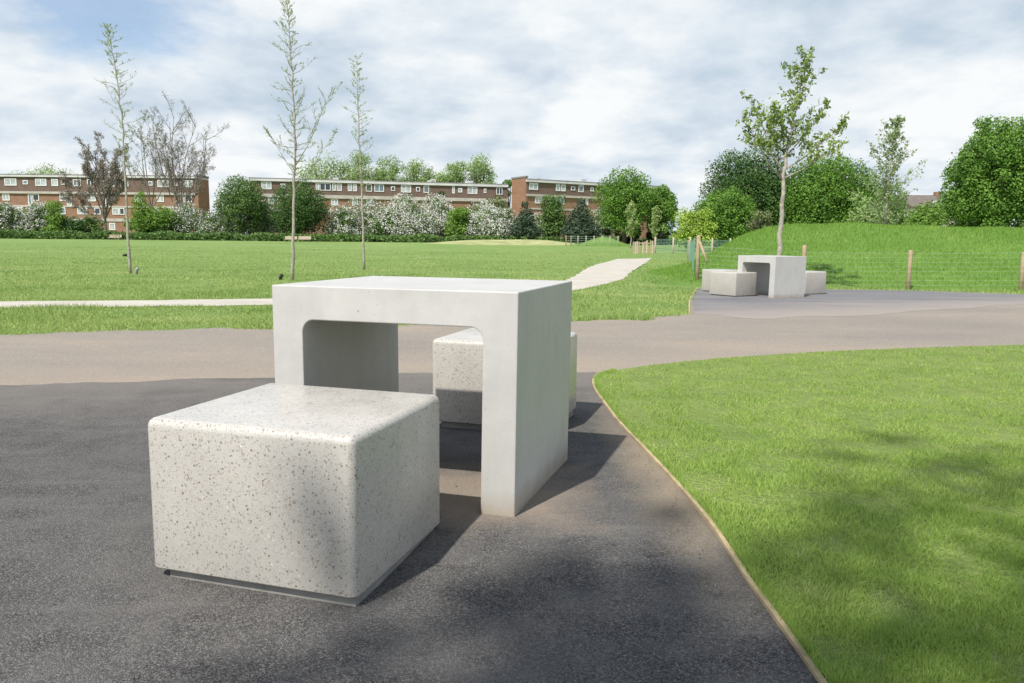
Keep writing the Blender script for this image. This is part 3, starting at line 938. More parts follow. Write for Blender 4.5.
def young_tree(base, leader, name, label, seed, leafmat_, barkmat, trunk_r, nbranch, t0, blen, leafsize, per, group=None, extra=(), angle=0.8, tipscale=0.25, twn=5, cat='tree'):
    """slim tree; leader: world points; branches leave it all the way up"""
    r = np.random.RandomState(seed)
    B = Vector(base); L = [Vector(p) - B for p in leader]
    L = [Vector(p) for p in smooth_line([tuple(p) for p in L], 6)]
    L = [L[0]] + [p + Vector((r.normal(), r.normal(), 0)) * 0.014 for p in L[1:]]
    n = len(L)
    mb = MB(); rad = [max(trunk_r * (1 - 0.93 * (i / (n - 1)) ** 0.8), 0.004) for i in range(n)]
    L2 = [L[0] - Vector((0, 0, 0.15))] + L[1:]
    mb.tube(L2, rad, 8)
    tw = MB(); lc = []

    def branch(p, d, ln, rd, droop=0.0):
        pts = [p.copy()]; q = p.copy(); ns = 7
        dd = d.copy()
        for k in range(ns):
            dd = (dd + Vector(r.normal(size=3)) * 0.16 + Vector((0, 0, 0.05 - droop))).normalized()
            q = q + dd * (ln / ns); pts.append(q.copy())
        tw.tube(pts, [max(rd * (1 - 0.8 * k / ns), 0.0022) for k in range(ns + 1)], 4, False)
        for k in range(twn):
            i = r.randint(1, ns + 1); st = pts[i]
            td = (dd + Vector(r.normal(size=3)) * 0.55 + Vector((0, 0, 0.15))).normalized(); tl = ln * r.uniform(0.15, 0.38) * (1.15 - 0.5 * i / ns)
            mid = st + td * tl * 0.5 + Vector(r.normal(size=3)) * tl * 0.06
            en = st + td * tl + Vector((0, 0, 0.05 * tl))
            tw.tube([st, mid, en], [max(rd * 0.4, 0.002), 0.002, 0.0014], 3, False)
            for u in range(per):
                f = (u + r.rand()) / per
                c = st.lerp(en, f) + Vector(r.normal(size=3)) * leafsize * 0.7
                lc.append(c)
        for u in range(per):
            lc.append(pts[r.randint(2, ns + 1)] + Vector(r.normal(size=3)) * leafsize)

    for b_ in range(nbranch):
        t = t0 + (1 - t0) * ((b_ + r.rand()) / nbranch)
        fi = t * (n - 1); i = min(int(fi), n - 2); p = L[i].lerp(L[i + 1], fi - i)
        a = b_ * 2.4 + r.uniform(-.5, .5)
        up = angle + 0.5 * t
        d = Vector((math.cos(a), math.sin(a), up)).normalized()
        s = (t - t0) / (1 - t0)
        ln = blen * (min(1, 0.45 + 2.2 * s)) * (tipscale + (1 - tipscale) * (1 - s) ** 0.75) * r.uniform(0.4, 1.25)
        branch(p, d, ln, trunk_r * 0.17 * (1.1 - 0.7 * s))
    for (p, e, rr, nb, bl) in extra:      # named big limbs from the photograph
        p = Vector(p) - B; e = Vector(e) - B
        pts = [p, p.lerp(e, 0.35) + Vector((0, 0.05, -0.04 * (e - p).length)), p.lerp(e, 0.7) + Vector((0, -0.04, 0)), e]
        mb.tube(pts, [rr, rr * 0.75, rr * 0.5, rr * 0.2], 6)
        for k in range(nb):
            f = 0.25 + 0.75 * (k + r.rand()) / nb
            q = p.lerp(e, f); a = r.uniform(0, 6.28)
            d = ((e - p).normalized() * 0.9 + Vector((math.cos(a), math.sin(a), r.uniform(-.1, 0.7))) * 0.8).normalized()
            branch(q, d, bl * r.uniform(0.6, 1.1) * (1.15 - 0.5 * f), rr * 0.3)
    o = empty(name, B)
    mb.build('trunk', MT[barkmat], o, True)
    tw.build('branches', MT['saptwig'], o, True)
    C = np.array([tuple(c) for c in lc]); N = rand_dirs(r, len(C)) + np.array([0, 0, 0.5]); N /= np.linalg.norm(N, axis=1, keepdims=True)
    V, Fq = leaf_quads(C, N, np.full(len(C), leafsize), r, 2.1)
    link('leaves', np_mesh('leaves', V, Fq), MT[leafmat_], o)
    tag(o, label, cat, group)
    return o


def lead(D, pts, dd=0.0):
    out = []
    for i, (px, py) in enumerate(pts):
        p = at(px, py, D + dd * i); out.append((p.x, p.y, p.z))
    g_ = float(surf(np.array(out[0][0]), np.array(out[0][1])))
    out[0] = (out[0][0], out[0][1], g_)
    return out


SG = 'slim young trees planted in the field'
# left sapling
L1 = lead(20.5, [(130.5, 272), (126.5, 215), (124.5, 150), (119, 95), (112.5, 52), (108, 26)])
young_tree(L1[0], L1, 'sapling', 'leftmost slim sapling in the field, its trunk leaning slightly left', 21, 'sapleaf', 'barksap', 0.042, 74, 0.34, 0.66, 0.0150, 5, SG, angle=0.12, twn=6)
L2 = lead(18.2, [(292.5, 279), (293.5, 205), (294.5, 130), (290.5, 50), (287, -6)])
ex = [(at(296, 165, 18.2), at(334, 88, 18.0), 0.011, 14, 0.5), (at(295, 190, 18.2), at(336, 132, 18.5), 0.010, 10, 0.45), (at(295, 175, 18.2), at(266, 128, 18.0), 0.008, 8, 0.40)]
young_tree(L2[0], L2, 'sapling', 'tallest slim sapling, with a pale stem directly behind the left end of the near table', 22, 'sapleaf', 'barksap', 0.046, 80, 0.34, 0.74, 0.0140, 5, SG, extra=ex, angle=0.25, twn=7)
L3 = lead(24.5, [(364, 268), (362, 190), (358.5, 120), (356, 57)])
young_tree(L3[0], L3, 'sapling', 'third and shortest slim sapling, standing behind the middle of the near table', 23, 'sapleaf', 'barksap', 0.044, 62, 0.32, 0.74, 0.0175, 5, SG, angle=0.12, twn=6)
# tree over the far table
D = 16.2
L4 = lead(D, [(778, 285), (781, 225), (785, 165), (792, 125), (800, 90), (806, 60)])
ex = [(at(783, 180, D), at(741, 118, D - .3), 0.022, 12, 0.5), (at(783, 172, D), at(752, 104, D + .3), 0.02, 11, 0.5), (at(784, 170, D), at(842, 127, D), 0.022, 13, 0.5),
      (at(784, 178, D), at(838, 148, D - .4), 0.018, 11, 0.45), (at(787, 155, D), at(825, 108, D + .3), 0.018, 9, 0.42), (at(787, 160, D), at(748, 142, D + .5), 0.016, 9, 0.45), (at(784, 185, D), at(772, 112, D + .4), 0.018, 11, 0.42), (at(788, 140, D), at(776, 110, D - .3), 0.014, 8, 0.4)]
young_tree(L4[0], L4, 'young_tree', 'leafy young tree with a spreading open crown rising behind the distant table', 24, 'oakleaf', 'barksap', 0.064, 44, 0.42, 0.74, 0.042, 4, None, extra=ex, angle=0.5, twn=5, tipscale=0.35)
# birch behind the mound
D = 38
L5 = lead(D, [(884, 250), (886, 210), (890, 165), (897, 121)])
young_tree(L5[0], L5, 'birch', 'airy pale birch rising behind the mound left of the round chestnut', 25, 'birchleaf', 'barksap', 0.08, 95, 0.14, 2.3, 0.066, 4, None, angle=0.55, twn=8, tipscale=0.12)

# ties and pipes at the foot of the saplings
def small_bits():
    p = at(125, 255, 20.45)
    b = MB(); b.tube([(0, 0, -0.035), (0, 0, 0.03)], 0.05, 10)
    o = b.build('tree_tie', MT['black'], None, True, (p.x, p.y, p.z)); tag(o, 'small black rubber tie round the trunk of the leftmost sapling', 'tree tie')
    p = at(136.5, 270, 20.3); g_ = gz(p.x, p.y)
    b = MB(); b.tube([(0, 0, -0.05), (0, 0, 0.10), (0.03, -0.02, 0.14)], 0.04, 10); b.tube([(0.03, -0.02, 0.14), (0.045, -0.03, 0.155)], 0.046, 10)
    o = b.build('watering_pipe', MT['greypipe'], None, True, (p.x, p.y, g_)); tag(o, 'short grey watering pipe poking from the grass by the leftmost sapling', 'pipe')
    p = at(280.5, 277.5, 18.3); g_ = gz(p.x, p.y)
    b = MB(); b.tube([(0, 0, -0.05), (0, 0, 0.07), (0.03, -0.02, 0.10)], 0.04, 10); b.tube([(0.03, -0.02, 0.10), (0.045, -0.03, 0.115)], 0.046, 10)
    o = b.build('watering_pipe', MT['black'], None, True, (p.x, p.y, g_)); tag(o, 'short black watering pipe in the grass left of the tallest sapling', 'pipe')
small_bits()

# ------------------------------------------------------------------ row at the far side of the field
HG = 'hawthorn shrubs in blossom along the field edge'
def haw(px, yt, w, D, label, bl=1.0, n=2600):
    far_tree(px, D, yt - 3, w * 1.5, 'midleaf', 'hawthorn', label, 'shrub', HG, 'dome', 0.05, 36, int(n * 1.3), 0.22, blossom=bl * 1.9, lr=0.16, trunk_r=0.09)

haw(4, 201, 30, 103, 'white flecked hawthorn at the left edge of the photo', 0.75)
haw(36, 201, 30, 104, 'hawthorn with pinkish white blossom before the left flats, second from the left edge', 1.0)
haw(184, 206, 50, 106, 'white blossomed hawthorn below the right end of the left flats', 0.8)
haw(219, 208, 30, 104, 'small hawthorn with sparse flowers left of the first dark round tree', 0.5, 1800)
haw(262, 199, 34, 107, 'hawthorn showing white between the two dark round trees', 0.9)
haw(345, 204, 32, 104, 'low hawthorn with white sprays just behind the shortest sapling', 1.0)
haw(372, 196, 44, 106, 'hawthorn under blossom right of the shortest sapling', 0.9)
haw(404, 197, 46, 103, 'broad hawthorn thick with white blossom below the middle flats', 1.5, 3200)
haw(436, 196, 44, 105, 'white hawthorn left of the pointed dark green tree', 1.5, 3200)
haw(478, 200, 38, 107, 'tall hawthorn in blossom behind the green bush below the middle flats', 1.2, 2800)
haw(491, 206, 40, 102.5, 'rightmost big round white hawthorn left of the pines', 1.6, 3000)
haw(540, 212, 30, 108, 'pale hawthorn showing between the two dark pines', 0.7, 1600)
haw(600, 206, 26, 109, 'pale hawthorn between the right pine and the tall green tree', 0.8, 1600)

BG = 'green bushes along the field edge'
far_tree(55, 102.5, 199, 26, 'brightleaf', 'bush', 'light green bush right of the pinkish hawthorn', 'bush', BG, 'dome', 0.05, 14, 2200, 0.24)
far_tree(72, 103, 216, 26, 'darkleaf', 'bush', 'low dark bush at the foot of the brown budding tree', 'bush', BG, 'dome', 0.05, 12, 1500, 0.24)
far_tree(92, 106, 211, 26, 'midleaf', 'bush', 'small green bush seen right of the brown budding tree trunk', 'bush', BG, 'dome', 0.05, 12, 1500, 0.24)
far_tree(160, 103, 214, 46, 'darkleaf', 'bush', 'dark spreading bush under the bright green layered tree', 'bush', BG, 'dome', 0.05, 14, 2200, 0.24)
far_tree(383, 101.5, 214, 32, 'midleaf', 'bush', 'mid green bush right of the shortest sapling', 'bush', BG, 'dome', 0.05, 12, 1700, 0.24)
far_tree(338, 106, 214, 24, 'olive', 'bush', 'brownish olive bush beside the second dark round tree', 'bush', BG, 'dome', 0.05, 12, 1500, 0.24)
far_tree(460, 101, 204, 32, 'brightleaf', 'bush', 'fresh green bush between the white hawthorns', 'bush', BG, 'dome', 0.04, 14, 2400, 0.24)
far_tree(499, 112, 188, 34, 'olive', 'bush', 'tall dull green bush before the right end of the middle flats', 'bush', BG, 'dome', 0.05, 14, 2400, 0.26)
far_tree(512, 104, 214, 30, 'darkleaf', 'bush', 'dark bush left of the first pine', 'bush', BG, 'dome', 0.05, 12, 1600, 0.24)
far_tree(585, 107, 205, 30, 'olive', 'bush', 'brownish bush left behind the second pine', 'bush', BG, 'dome', 0.05, 12, 1600, 0.24)

TG = 'trees along the far side of the field'
far_tree(140, 101.5, 182, 34, 'brightleaf', 'maple', 'bright green tree with tiered branches before the left flats', 'tree', TG, 'cone', 0.08, 18, 3000, 0.24)
far_tree(158, 102, 204, 44, 'brightleaf', 'maple', 'low wide bright green tree just right of the tiered one', 'tree', TG, 'dome', 0.25, 14, 2200, 0.24)
far_tree(241, 102.5, 173, 56, 'midleaf', 'round_tree', 'bushy mid green tree standing between the left and middle flats', 'tree', TG, 'full', 0.06, 40, 10500, 0.20, lr=0.15, outer=0.3)
far_tree(299, 102.5, 178, 62, 'darkleaf', 'round_tree', 'dense dark green round tree behind the tallest sapling', 'tree', TG, 'full', 0.03, 44, 13000, 0.20, lr=0.14, outer=0.35)
far_tree(443, 110, 181, 22, 'darkleaf', 'conical_tree', 'small pointed dark green tree rising before the middle flats', 'tree', TG, 'cone', 0.25, 12, 1800, 0.26)
far_tree(526, 101, 197, 34, 'pine', 'pine', 'dark pointed pine below the left end of the right flats', 'pine', 'dark pines at the field edge', 'cone', 0.04, 26, 4200, 0.24, lr=0.22)
far_tree(580, 100, 194, 42, 'pine', 'pine', 'larger dark pine right of the tall green tree before the right flats', 'pine', 'dark pines at the field edge', 'cone', 0.04, 28, 4800, 0.24, lr=0.22)
far_tree(554, 103, 186, 36, 'midleaf', 'round_tree', 'upright green tree between the two dark pines', 'tree', TG, 'dome', 0.06, 22, 4000, 0.25)
far_tree(626, 93, 169, 62, 'chestnut', 'round_tree', 'tall broad dark green tree hiding the right end of the right flats', 'tree', TG, 'full', 0.10, 46, 14000, 0.20, lr=0.14, outer=0.4)
far_tree(662, 95, 183, 36, 'chestnut', 'round_tree', 'narrower dark green tree touching the tall broad one on its right', 'tree', TG, 'full', 0.08, 28, 8000, 0.20, lr=0.17)
far_tree(508, 172, 174, 18, 'chestnut', 'round_tree', 'dark tree squeezed in the gap between the middle and right flats', 'tree', TG, 'dome', 0.1, 14, 2400, 0.36)
# pale trees behind the flats
PG = 'pale green trees behind the flats'
for px, yt, w, lab in ((44, 162, 44, 'pale tree crown showing above the left flats'), (322, 153, 48, 'leftmost pale tree above the middle flats'), (356, 156, 34, 'pale tree above the middle flats, second from the left'),
                       (386, 160, 32, 'pale tree above the middle flats, third from the left'), (418, 158, 38, 'pale tree above the middle flats, fourth from the left'), (450, 160, 34, 'pale tree above the middle flats, second from the right'), (480, 159, 38, 'rightmost pale tree above the middle flats')):
    far_tree(px, 185, yt - 6, w * 1.5, 'poplar', 'poplar', lab, 'tree', PG, 'round', 0.25, 44, 7000, 0.34, lr=0.15, outer=0.25)

# right hand group
CG = 'big chestnut trees on the right'
far_tree(748, 72, 149, 96, 'darkleaf', 'chestnut_tree', 'darkest broad chestnut left of the leafy young tree', 'tree', CG, 'full', 0.0, 60, 30000, 0.17, lr=0.13, outer=0.45)
far_tree(728, 66, 186, 66, 'chestnut', 'chestnut_tree', 'lower lobe of chestnut foliage in front of the darkest chestnut', 'tree', CG, 'full', 0.0, 34, 15000, 0.16, lr=0.15)
far_tree(832, 68, 152, 100, 'chestnut', 'chestnut_tree', 'broad green chestnut right of the leafy young tree', 'tree', CG, 'full', 0.0, 60, 32000, 0.17, lr=0.13, outer=0.45)
far_tree(1008, 56, 115, 114, 'chestnut', 'chestnut_tree', 'huge round bright chestnut at the right edge of the photo', 'tree', CG, 'full', 0.0, 95, 52000, 0.155, lr=0.105, outer=0.5)
far_tree(761, 44, 198, 30, 'olive', 'small_tree', 'small olive coloured tree just above the left slope of the mound', 'tree', None, 'dome', 0.3, 14, 1300, 0.10, lr=0.2)
far_tree(868, 46, 178, 42, 'poplar', 'small_tree', 'pale green small tree beside the birch behind the mound', 'tree', None, 'dome', 0.1, 18, 3000, 0.14, lr=0.22)
far_tree(925, 48, 199, 50, 'brightleaf', 'bush', 'light green bush row behind the mound below the far house', 'bush', None, 'dome', 0.05, 20, 4200, 0.15)
far_tree(696, 62, 199, 52, 'willow', 'willow', 'yellow green willow beside the wire fence gap', 'tree', None, 'dome', 0.05, 26, 4200, 0.17, lr=0.16, outer=0.25, trunk_r=0.05)
far_tree(786, 78, 172, 60, 'darkleaf', 'chestnut_tree', 'dark chestnut filling the gap behind the trunk of the leafy young tree', 'tree', CG, 'full', 0.0, 34, 9000, 0.2, lr=0.15)
far_tree(880, 80, 182, 56, 'chestnut', 'chestnut_tree', 'chestnut foliage filling the gap behind the birch', 'tree', CG, 'full', 0.0, 34, 9000, 0.2, lr=0.15)
# little trees before the dark trees
for px, yt, w, lab in ((631, 204, 16, 'thin grey green sapling standing before the tall broad dark tree'), (655, 210, 13, 'thin grey green sapling right of the other one before the dark trees')):
    Dn = 70
    Ls = lead(Dn, [(px, 243), (px, (243 + yt) / 2), (px, yt)])
    young_tree(Ls[0], Ls, 'sapling', lab, int(px), 'sapleaf', 'barksap', 0.06, 40, 0.2, 0.95, 0.11, 3, 'thin saplings before the dark trees', angle=0.9)
far_tree(640, 96, 229, 110, 'hedgeleaf', 'hedge', 'low dark clipped hedge under the tall broad tree', 'hedge', None, 'box', 0.0, 30, 6000, 0.2, lr=0.03)

NL = 'trees not yet in leaf'
bare_tree(101, 110, 150, 'bare_tree', 'spreading tree with brown buds before the left flats', 31, [(72, 180), (80, 160), (92, 152), (104, 149), (116, 158), (128, 172), (136, 186), (66, 196), (88, 172), (110, 175), (98, 165)], 0.22, 0.2, 2, 'bud', 0.12, NL, 7, 0.38)
bare_tree(176, 108, 118, 'bare_tree', 'tall leafless tree with a rounded twiggy crown before the left flats', 32, [(152, 150), (160, 132), (170, 122), (180, 119), (191, 124), (200, 136), (207, 155), (186, 140), (165, 150), (158, 166), (173, 152), (194, 158), (203, 170)], 0.16, 0.17, 1, 'bud', 0.09, NL, 7, 0.36)
bare_tree(147, 122, 124, 'bare_tree', 'leafless tree partly hidden behind the twiggy crowned one', 33, [(128, 150), (135, 135), (144, 127), (152, 125), (158, 140)], 0.3, 0.16, 1, 'olive', 0.12, NL, 6, 0.34)

# undergrowth strip along the field edge
r = np.random.RandomState(77)
n = 26000
X = np.concatenate([r.uniform(at(-120, 235, 99).x, at(500, 235, 99).x, n), r.uniform(at(500, 235, 98).x, at(700, 235, 98).x, n // 4)])
Y = 99 + r.normal(0, 0.9, len(X)) + 2.0 * (X > at(500, 235, 98).x)
hm = 0.75 + 0.45 * np.array([mnoise.noise(Vector((x * 0.4, 0, 2))) for x in X])
Z = turf(X, Y) + hm * r.rand(len(X)) ** 0.8 * 1.2
C = np.stack([X, Y, Z], 1); N = rand_dirs(r, len(X)) + np.array([0, -0.3, 0.6]); N /= np.linalg.norm(N, axis=1, keepdims=True)
V, Fq = leaf_quads(C, N, np.full(len(X), 0.2), r, 1.6)
u = link('undergrowth', np_mesh('undergrowth', V, Fq), MT['midleaf']); tag(u, 'low green undergrowth along the foot of the hedge row', 'undergrowth', None, 'stuff')

# shade tree behind the photographer: its crown throws the soft shade on lawn and asphalt
SUN = Vector((0.552, 0.834))         # horizontal direction of shadows
EL = R(53.0)
def shade_tree():
    r = np.random.RandomState(5)
    # ground discs (x, y, radius) that lie in shade in the photograph
    discs = [(0.10, 1.35, 0.30), (0.45, 1.55, 0.33), (-0.22, 1.20, 0.26), (0.20, 1.75, 0.20), (0.42, 2.02, 0.2), (0.02, 1.65, 0.20), (0.22, 2.05, 0.17), (0.05, 1.95, 0.14), (-0.12, 1.82, 0.14), (-0.3, 1.68, 0.13), (-0.52, 1.58, 0.09), (-0.58, 1.45, 0.13), (0.30, 1.1, 0.5), (0.9, 1.4, 0.4), (-0.1, 0.8, 0.5),
             (1.05, 2.4, 0.28), (1.45, 2.75, 0.33), (1.95, 2.95, 0.38), (2.5, 3.1, 0.42), (1.45, 3.35, 0.2), (1.85, 3.65, 0.18), (3.1, 3.3, 0.5), (3.8, 3.5, 0.5), (2.2, 2.3, 0.3), (1.6, 2.05, 0.34), (2.9, 2.6, 0.4),
             (1.2, 1.7, 0.35), (1.9, 1.5, 0.4), (2.8, 1.6, 0.5), (3.7, 2.3, 0.5), (1.0, 0.7, 0.6), (2.0, 0.6, 0.6), (0.55, 2.55, 0.09), (0.8, 2.1, 0.18), (2.9, 3.75, 0.3),
             (0.0, 0.2, 0.5), (1.5, -0.2, 0.7), (3.2, 0.5, 0.7), (4.5, 1.5, 0.6), (4.8, 2.9, 0.6), (0.6, -0.5, 0.6), (2.5, -0.6, 0.6)]
    lumps = []
    for x, y, q in discs:
        z = 8.3 + r.uniform(-1.2, 1.2)
        k = z / math.tan(EL)
        lumps.append(((x - SUN.x * k, y - SUN.y * k, z), q * 1.05))
    # a lump that throws the dapple on the front of the near seat
    for (x, y, zz, q) in ((-0.51, 1.90, 0.28, 0.06), (-0.475, 1.885, 0.21, 0.07), (-0.45, 1.88, 0.13, 0.07), (-0.48, 1.89, 0.34, 0.045), (-0.42, 1.87, 0.05, 0.07)):
        z = 8.0; k = (z - zz) / math.tan(EL)
        lumps.append(((x - SUN.x * k, y - SUN.y * k, z), q))
    base = Vector((-3.4, -5.6, 0))
    lumps = [((c[0] - base.x, c[1] - base.y, c[2]), q) for c, q in lumps]
    V = []
    n = 5600
    C0 = np.array([l[0] for l in lumps]); Q = np.array([l[1] for l in lumps]); w_ = Q ** 2; gx = C0[:, 0] + base.x + SUN.x * C0[:, 2] / math.tan(EL); w_[gx > 0.95] *= 0.5; w_[-5:] *= 1.3; w_ = w_ / w_.sum()
    i = r.choice(len(lumps), n, p=w_); d = rand_dirs(r, n); rad = r.rand(n) ** 0.45 * 1.1
    C = C0[i] + d * (Q[i] * rad)[:, None]
    N = rand_dirs(r, n) + np.array([-0.3, -0.4, 0.9]); N /= np.linalg.norm(N, axis=1, keepdims=True)
    V, Fq = leaf_quads(C, N, np.full(n, 0.075), r, 1.5)
    o = empty('shade_tree', base)
    link('crown', np_mesh('crown', V, Fq), MT['midleaf'], o)
    mb = MB(); f = Vector((0.3, 0.3, 4.6))
    mb.tube([(0, 0, -0.3), (0.1, 0.1, 2.3), f], [0.2, 0.16, 0.13], 8)
    for c, q in lumps[:-5]:
        c = Vector(c); mid = f.lerp(c, 0.55) + Vector((0, 0, 0.3)); mb.tube([f, mid, c], [0.05, 0.028, 0.008], 5)
    mb.build('trunk', MT['bark'], o, True)
    tag(o, 'leafy tree behind the camera shading the near lawn and asphalt', 'tree')
shade_tree()

# ------------------------------------------------------------------ flats
def hit(px, py, p0, dr):
    """facade coordinates (u, z) of the wall point seen at a pixel"""
    rr = ray(px, py); o = Vector((0, 0, CH))
    nx, ny = -dr[1], dr[0]
    t = ((p0[0] - o.x) * nx + (p0[1] - o.y) * ny) / (rr.x * nx + rr.y * ny)
    p = o + rr * t
    return (p.x - p0[0]) * dr[0] + (p.y - p0[1]) * dr[1], p.z


def flats(label, pxa, Da, pxb, Db, refx, rows, wins, piers=(), roof_bits=()):
    """rows: pixel heights at column refx: roof, fascia bottom, storey lines...; wins: (row, x0, x1, kind)"""
    A = at(pxa, 200, Da); B = at(pxb, 200, Db)
    dr = Vector((B.x - A.x, B.y - A.y)); L = dr.length; dr.normalize()
    ang = math.atan2(dr.y, dr.x); g_ = 0.5
    o = empty('block_of_flats', (A.x, A.y, g_), ang)
    Z = {k: hit(refx, v, (A.x, A.y), dr)[1] - g_ for k, v in rows.items()}
    U = lambda px: hit(px, 200, (A.x, A.y), dr)[0]
    # y local: +y goes away from the viewer
    def part(name, m_, *bx):
        b = MB()
        for q in bx: b.box(*q)
        return b.build(name, MT[m_], o)
    dep = 4.5
    part('wall', 'brick', (0, L, 0, dep, -1.0, Z['band1']))
    part('upper_storey', 'tile', (0.05, L - 0.05, -0.22, dep, Z['band1'] + 0.003, Z['fascia']))
    part('fascia', 'fascia', (-0.15, L + 0.15, -0.55, dep + 0.2, Z['fascia'] + 0.003, Z['roof'] - 0.22))
    part('roof', 'rooffelt', (-0.1, L + 0.1, -0.5, dep, Z['roof'] - 0.217, Z['roof']))
    bd = [(0, L, -0.30, -0.003, Z['band1b'], Z['band1'] - 0.003)]
    for k in ('band2', 'band3'):
        if k in Z: bd.append((0, L, -0.12, -0.003, Z[k + 'b'], Z[k]))
    for q in bd: part('floor_band', 'band', q)
    rr = random.Random(int(pxa) + 5)
    for row, x0, x1, kind in wins:
        u0, u1 = U(x0), U(x1)
        z1, z0 = Z[row + 't'], Z[row + 'b']
        yy = -0.22 if row == 'w1' else 0.0
        if kind == 's': z1 = z0 + (z1 - z0) * 0.78; z0 = z0 + 0.25
        if kind == 'd': z0 -= 0.9
        b = MB(); fr = 0.13; y0, y1 = yy - 0.10, yy - 0.003
        b.box(u0, u1, y0, y1, z0, z0 + fr); b.box(u0, u1, y0, y1, z1 - fr, z1)
        b.box(u0, u0 + fr, y0, y1, z0 + fr, z1 - fr); b.box(u1 - fr, u1, y0, y1, z0 + fr, z1 - fr)
        if u1 - u0 > 1.3:
            m_ = (u0 + u1) / 2; b.box(m_ - fr / 2, m_ + fr / 2, y0, y1, z0 + fr, z1 - fr)
        f = b.build('window', MT['winframe'], o)
        c = MB(); c.box(u0 + fr, u1 - fr, yy - 0.05, yy - 0.002, z0 + fr, z1 - fr)
        mm = {'D': 'pane_dark', 'P': 'pane_pale'}.get(kind, rr.choice(['pane_blue', 'pane_blue', 'pane_pale', 'pane_dark']))
        c.build('pane', MT[mm], f)
    for x0, x1, zt, proud in piers:
        u0, u1 = U(x0), U(x1); zt = hit(refx, zt, (A.x, A.y), dr)[1] - g_
        part('end_wall', 'brick', (u0, u1, -proud, dep + 0.5, -1.0, zt))
        part('coping', 'rooffelt', (u0 - 0.1, u1 + 0.1, -proud - 0.1, dep + 0.6, zt + 0.003, zt + 0.28))
    for x, w_, h_ in roof_bits:
        u0 = U(x); part('roof_vent', 'fascia', (u0, u0 + w_, 3, 4.2, Z['roof'] + 0.003, Z['roof'] + h_))
    tag(o, label, 'flats', 'brick blocks of flats')
    return o


flats('long brick block of flats at the left edge behind the bare trees', -75, 146, 198.5, 146, 10,
      dict(roof=174.0, fascia=176.8, w1t=178.6, w1b=185.6, band1=191.2, band1b=193.4, w2t=193.8, w2b=200.5, band2=205.0, band2b=206.6, w3t=206.9, w3b=213.6, band3=217.5, band3b=220.5, w4t=222, w4b=229),
      [('w1', -34, -22, ''), ('w1', -10, -4, 's'), ('w1', -2, 1, 'P'), ('w1', 6.8, 18.7, 'P'), ('w1', 25, 30, 's'), ('w1', 37.5, 48.5, ''), ('w1', 53.5, 60, 'P'), ('w1', 63, 66.5, 's'), ('w1', 75, 83, ''), ('w1', 89, 96, ''), ('w1', 102, 106, 's'), ('w1', 110, 116, ''), ('w1', 122, 130, ''),
       ('w1', 149.5, 154, 's'), ('w1', 159, 170, ''), ('w1', 176, 180, 's'), ('w1', 184.5, 194, 'P'),
       ('w2', -8, 0, 'P'), ('w2', 3, 10, 'P'), ('w2', 28.5, 32, 'd'), ('w2', 33, 39.5, 'D'), ('w2', 60, 66, 'P'), ('w2', 67, 72, 'd'), ('w2', 88.5, 96, ''), ('w2', 105.5, 109, 'd'), ('w2', 109.5, 117, 'P'), ('w2', 135, 142, ''), ('w2', 157, 164, 'P'), ('w2', 181, 184.5, 'd'), ('w2', 185, 192, ''),
       ('w3', 15, 22, 'P'), ('w3', 59, 65, ''), ('w3', 77, 87, ''), ('w3', 94, 100, 'D'), ('w3', 112, 118.5, 'P'), ('w3', 119, 124, 'D'), ('w3', 150, 158, ''), ('w3', 185, 194, 'D'),
       ('w4', 18, 24, ''), ('w4', 60, 66, 'P'), ('w4', 86, 90, 'P'), ('w4', 108, 114, 'P')],
      piers=[(195.8, 199, 174.2, 0.3)])
flats('long low looking brick block of flats in the middle with a pale roof edge', 250, 155, 507, 167, 370,
      dict(roof=180.6, fascia=183.8, w1t=184.4, w1b=191.6, band1=196.0, band1b=199.3, w2t=199.6, w2b=206, band2=211, band2b=212.5),
      [('w1', 262, 272, 'P'), ('w1', 281, 286, 's'), ('w1', 316, 319.5, 'P'), ('w1', 320, 331, 'D'), ('w1', 332.5, 336, 'P'), ('w1', 337, 342, ''), ('w1', 348, 352, 'P'), ('w1', 353, 357, ''), ('w1', 366, 372, ''), ('w1', 374.5, 384, ''), ('w1', 391, 395, 's'), ('w1', 401, 411, ''), ('w1', 416, 420, 's'), ('w1', 423.5, 429, ''),
       ('w1', 452, 454.5, 'P'), ('w1', 458, 462, 's'), ('w1', 467.5, 477, ''), ('w1', 483.5, 486, 's'), ('w1', 496, 502, ''), ('w2', 268, 278, 'P'), ('w2', 331, 338, 'P'), ('w2', 352, 358, 'P'), ('w2', 366, 374, ''), ('w2', 400, 408, 'P')],
      piers=[(504.8, 507.5, 181.5, 0.15)], roof_bits=[(430, 1.4, 0.6), (433, 1.0, 0.9), (468, 1.6, 0.7), (333, 1.2, 0.6), (296, 1.2, 0.5)])
flats('right hand brick block of flats with an orange end wall above the pines', 526, 146, 664, 163, 540,
      dict(roof=179.4, fascia=182.6, w1t=183.4, w1b=190.2, band1=194.4, band1b=196.6, w2t=196.8, w2b=203.5, band2=208, band2b=209.6),
      [('w1', 528.3, 537, 'P'), ('w1', 555, 559, 'P'), ('w1', 560, 564.5, ''), ('w1', 570, 574, 's'), ('w1', 577.5, 582.5, ''), ('w1', 589.5, 592.5, 's'), ('w1', 602.5, 607, 'P'), ('w1', 640, 648, ''), ('w1', 653, 658, 'P'),
       ('w2', 535, 542, 'P'), ('w2', 585.5, 588, 'P'), ('w2', 556, 564, '')],
      piers=[(525.2, 526.9, 178.2, 0.12)], roof_bits=[(590, 1.2, 0.8), (545, 1.0, 0.5)])

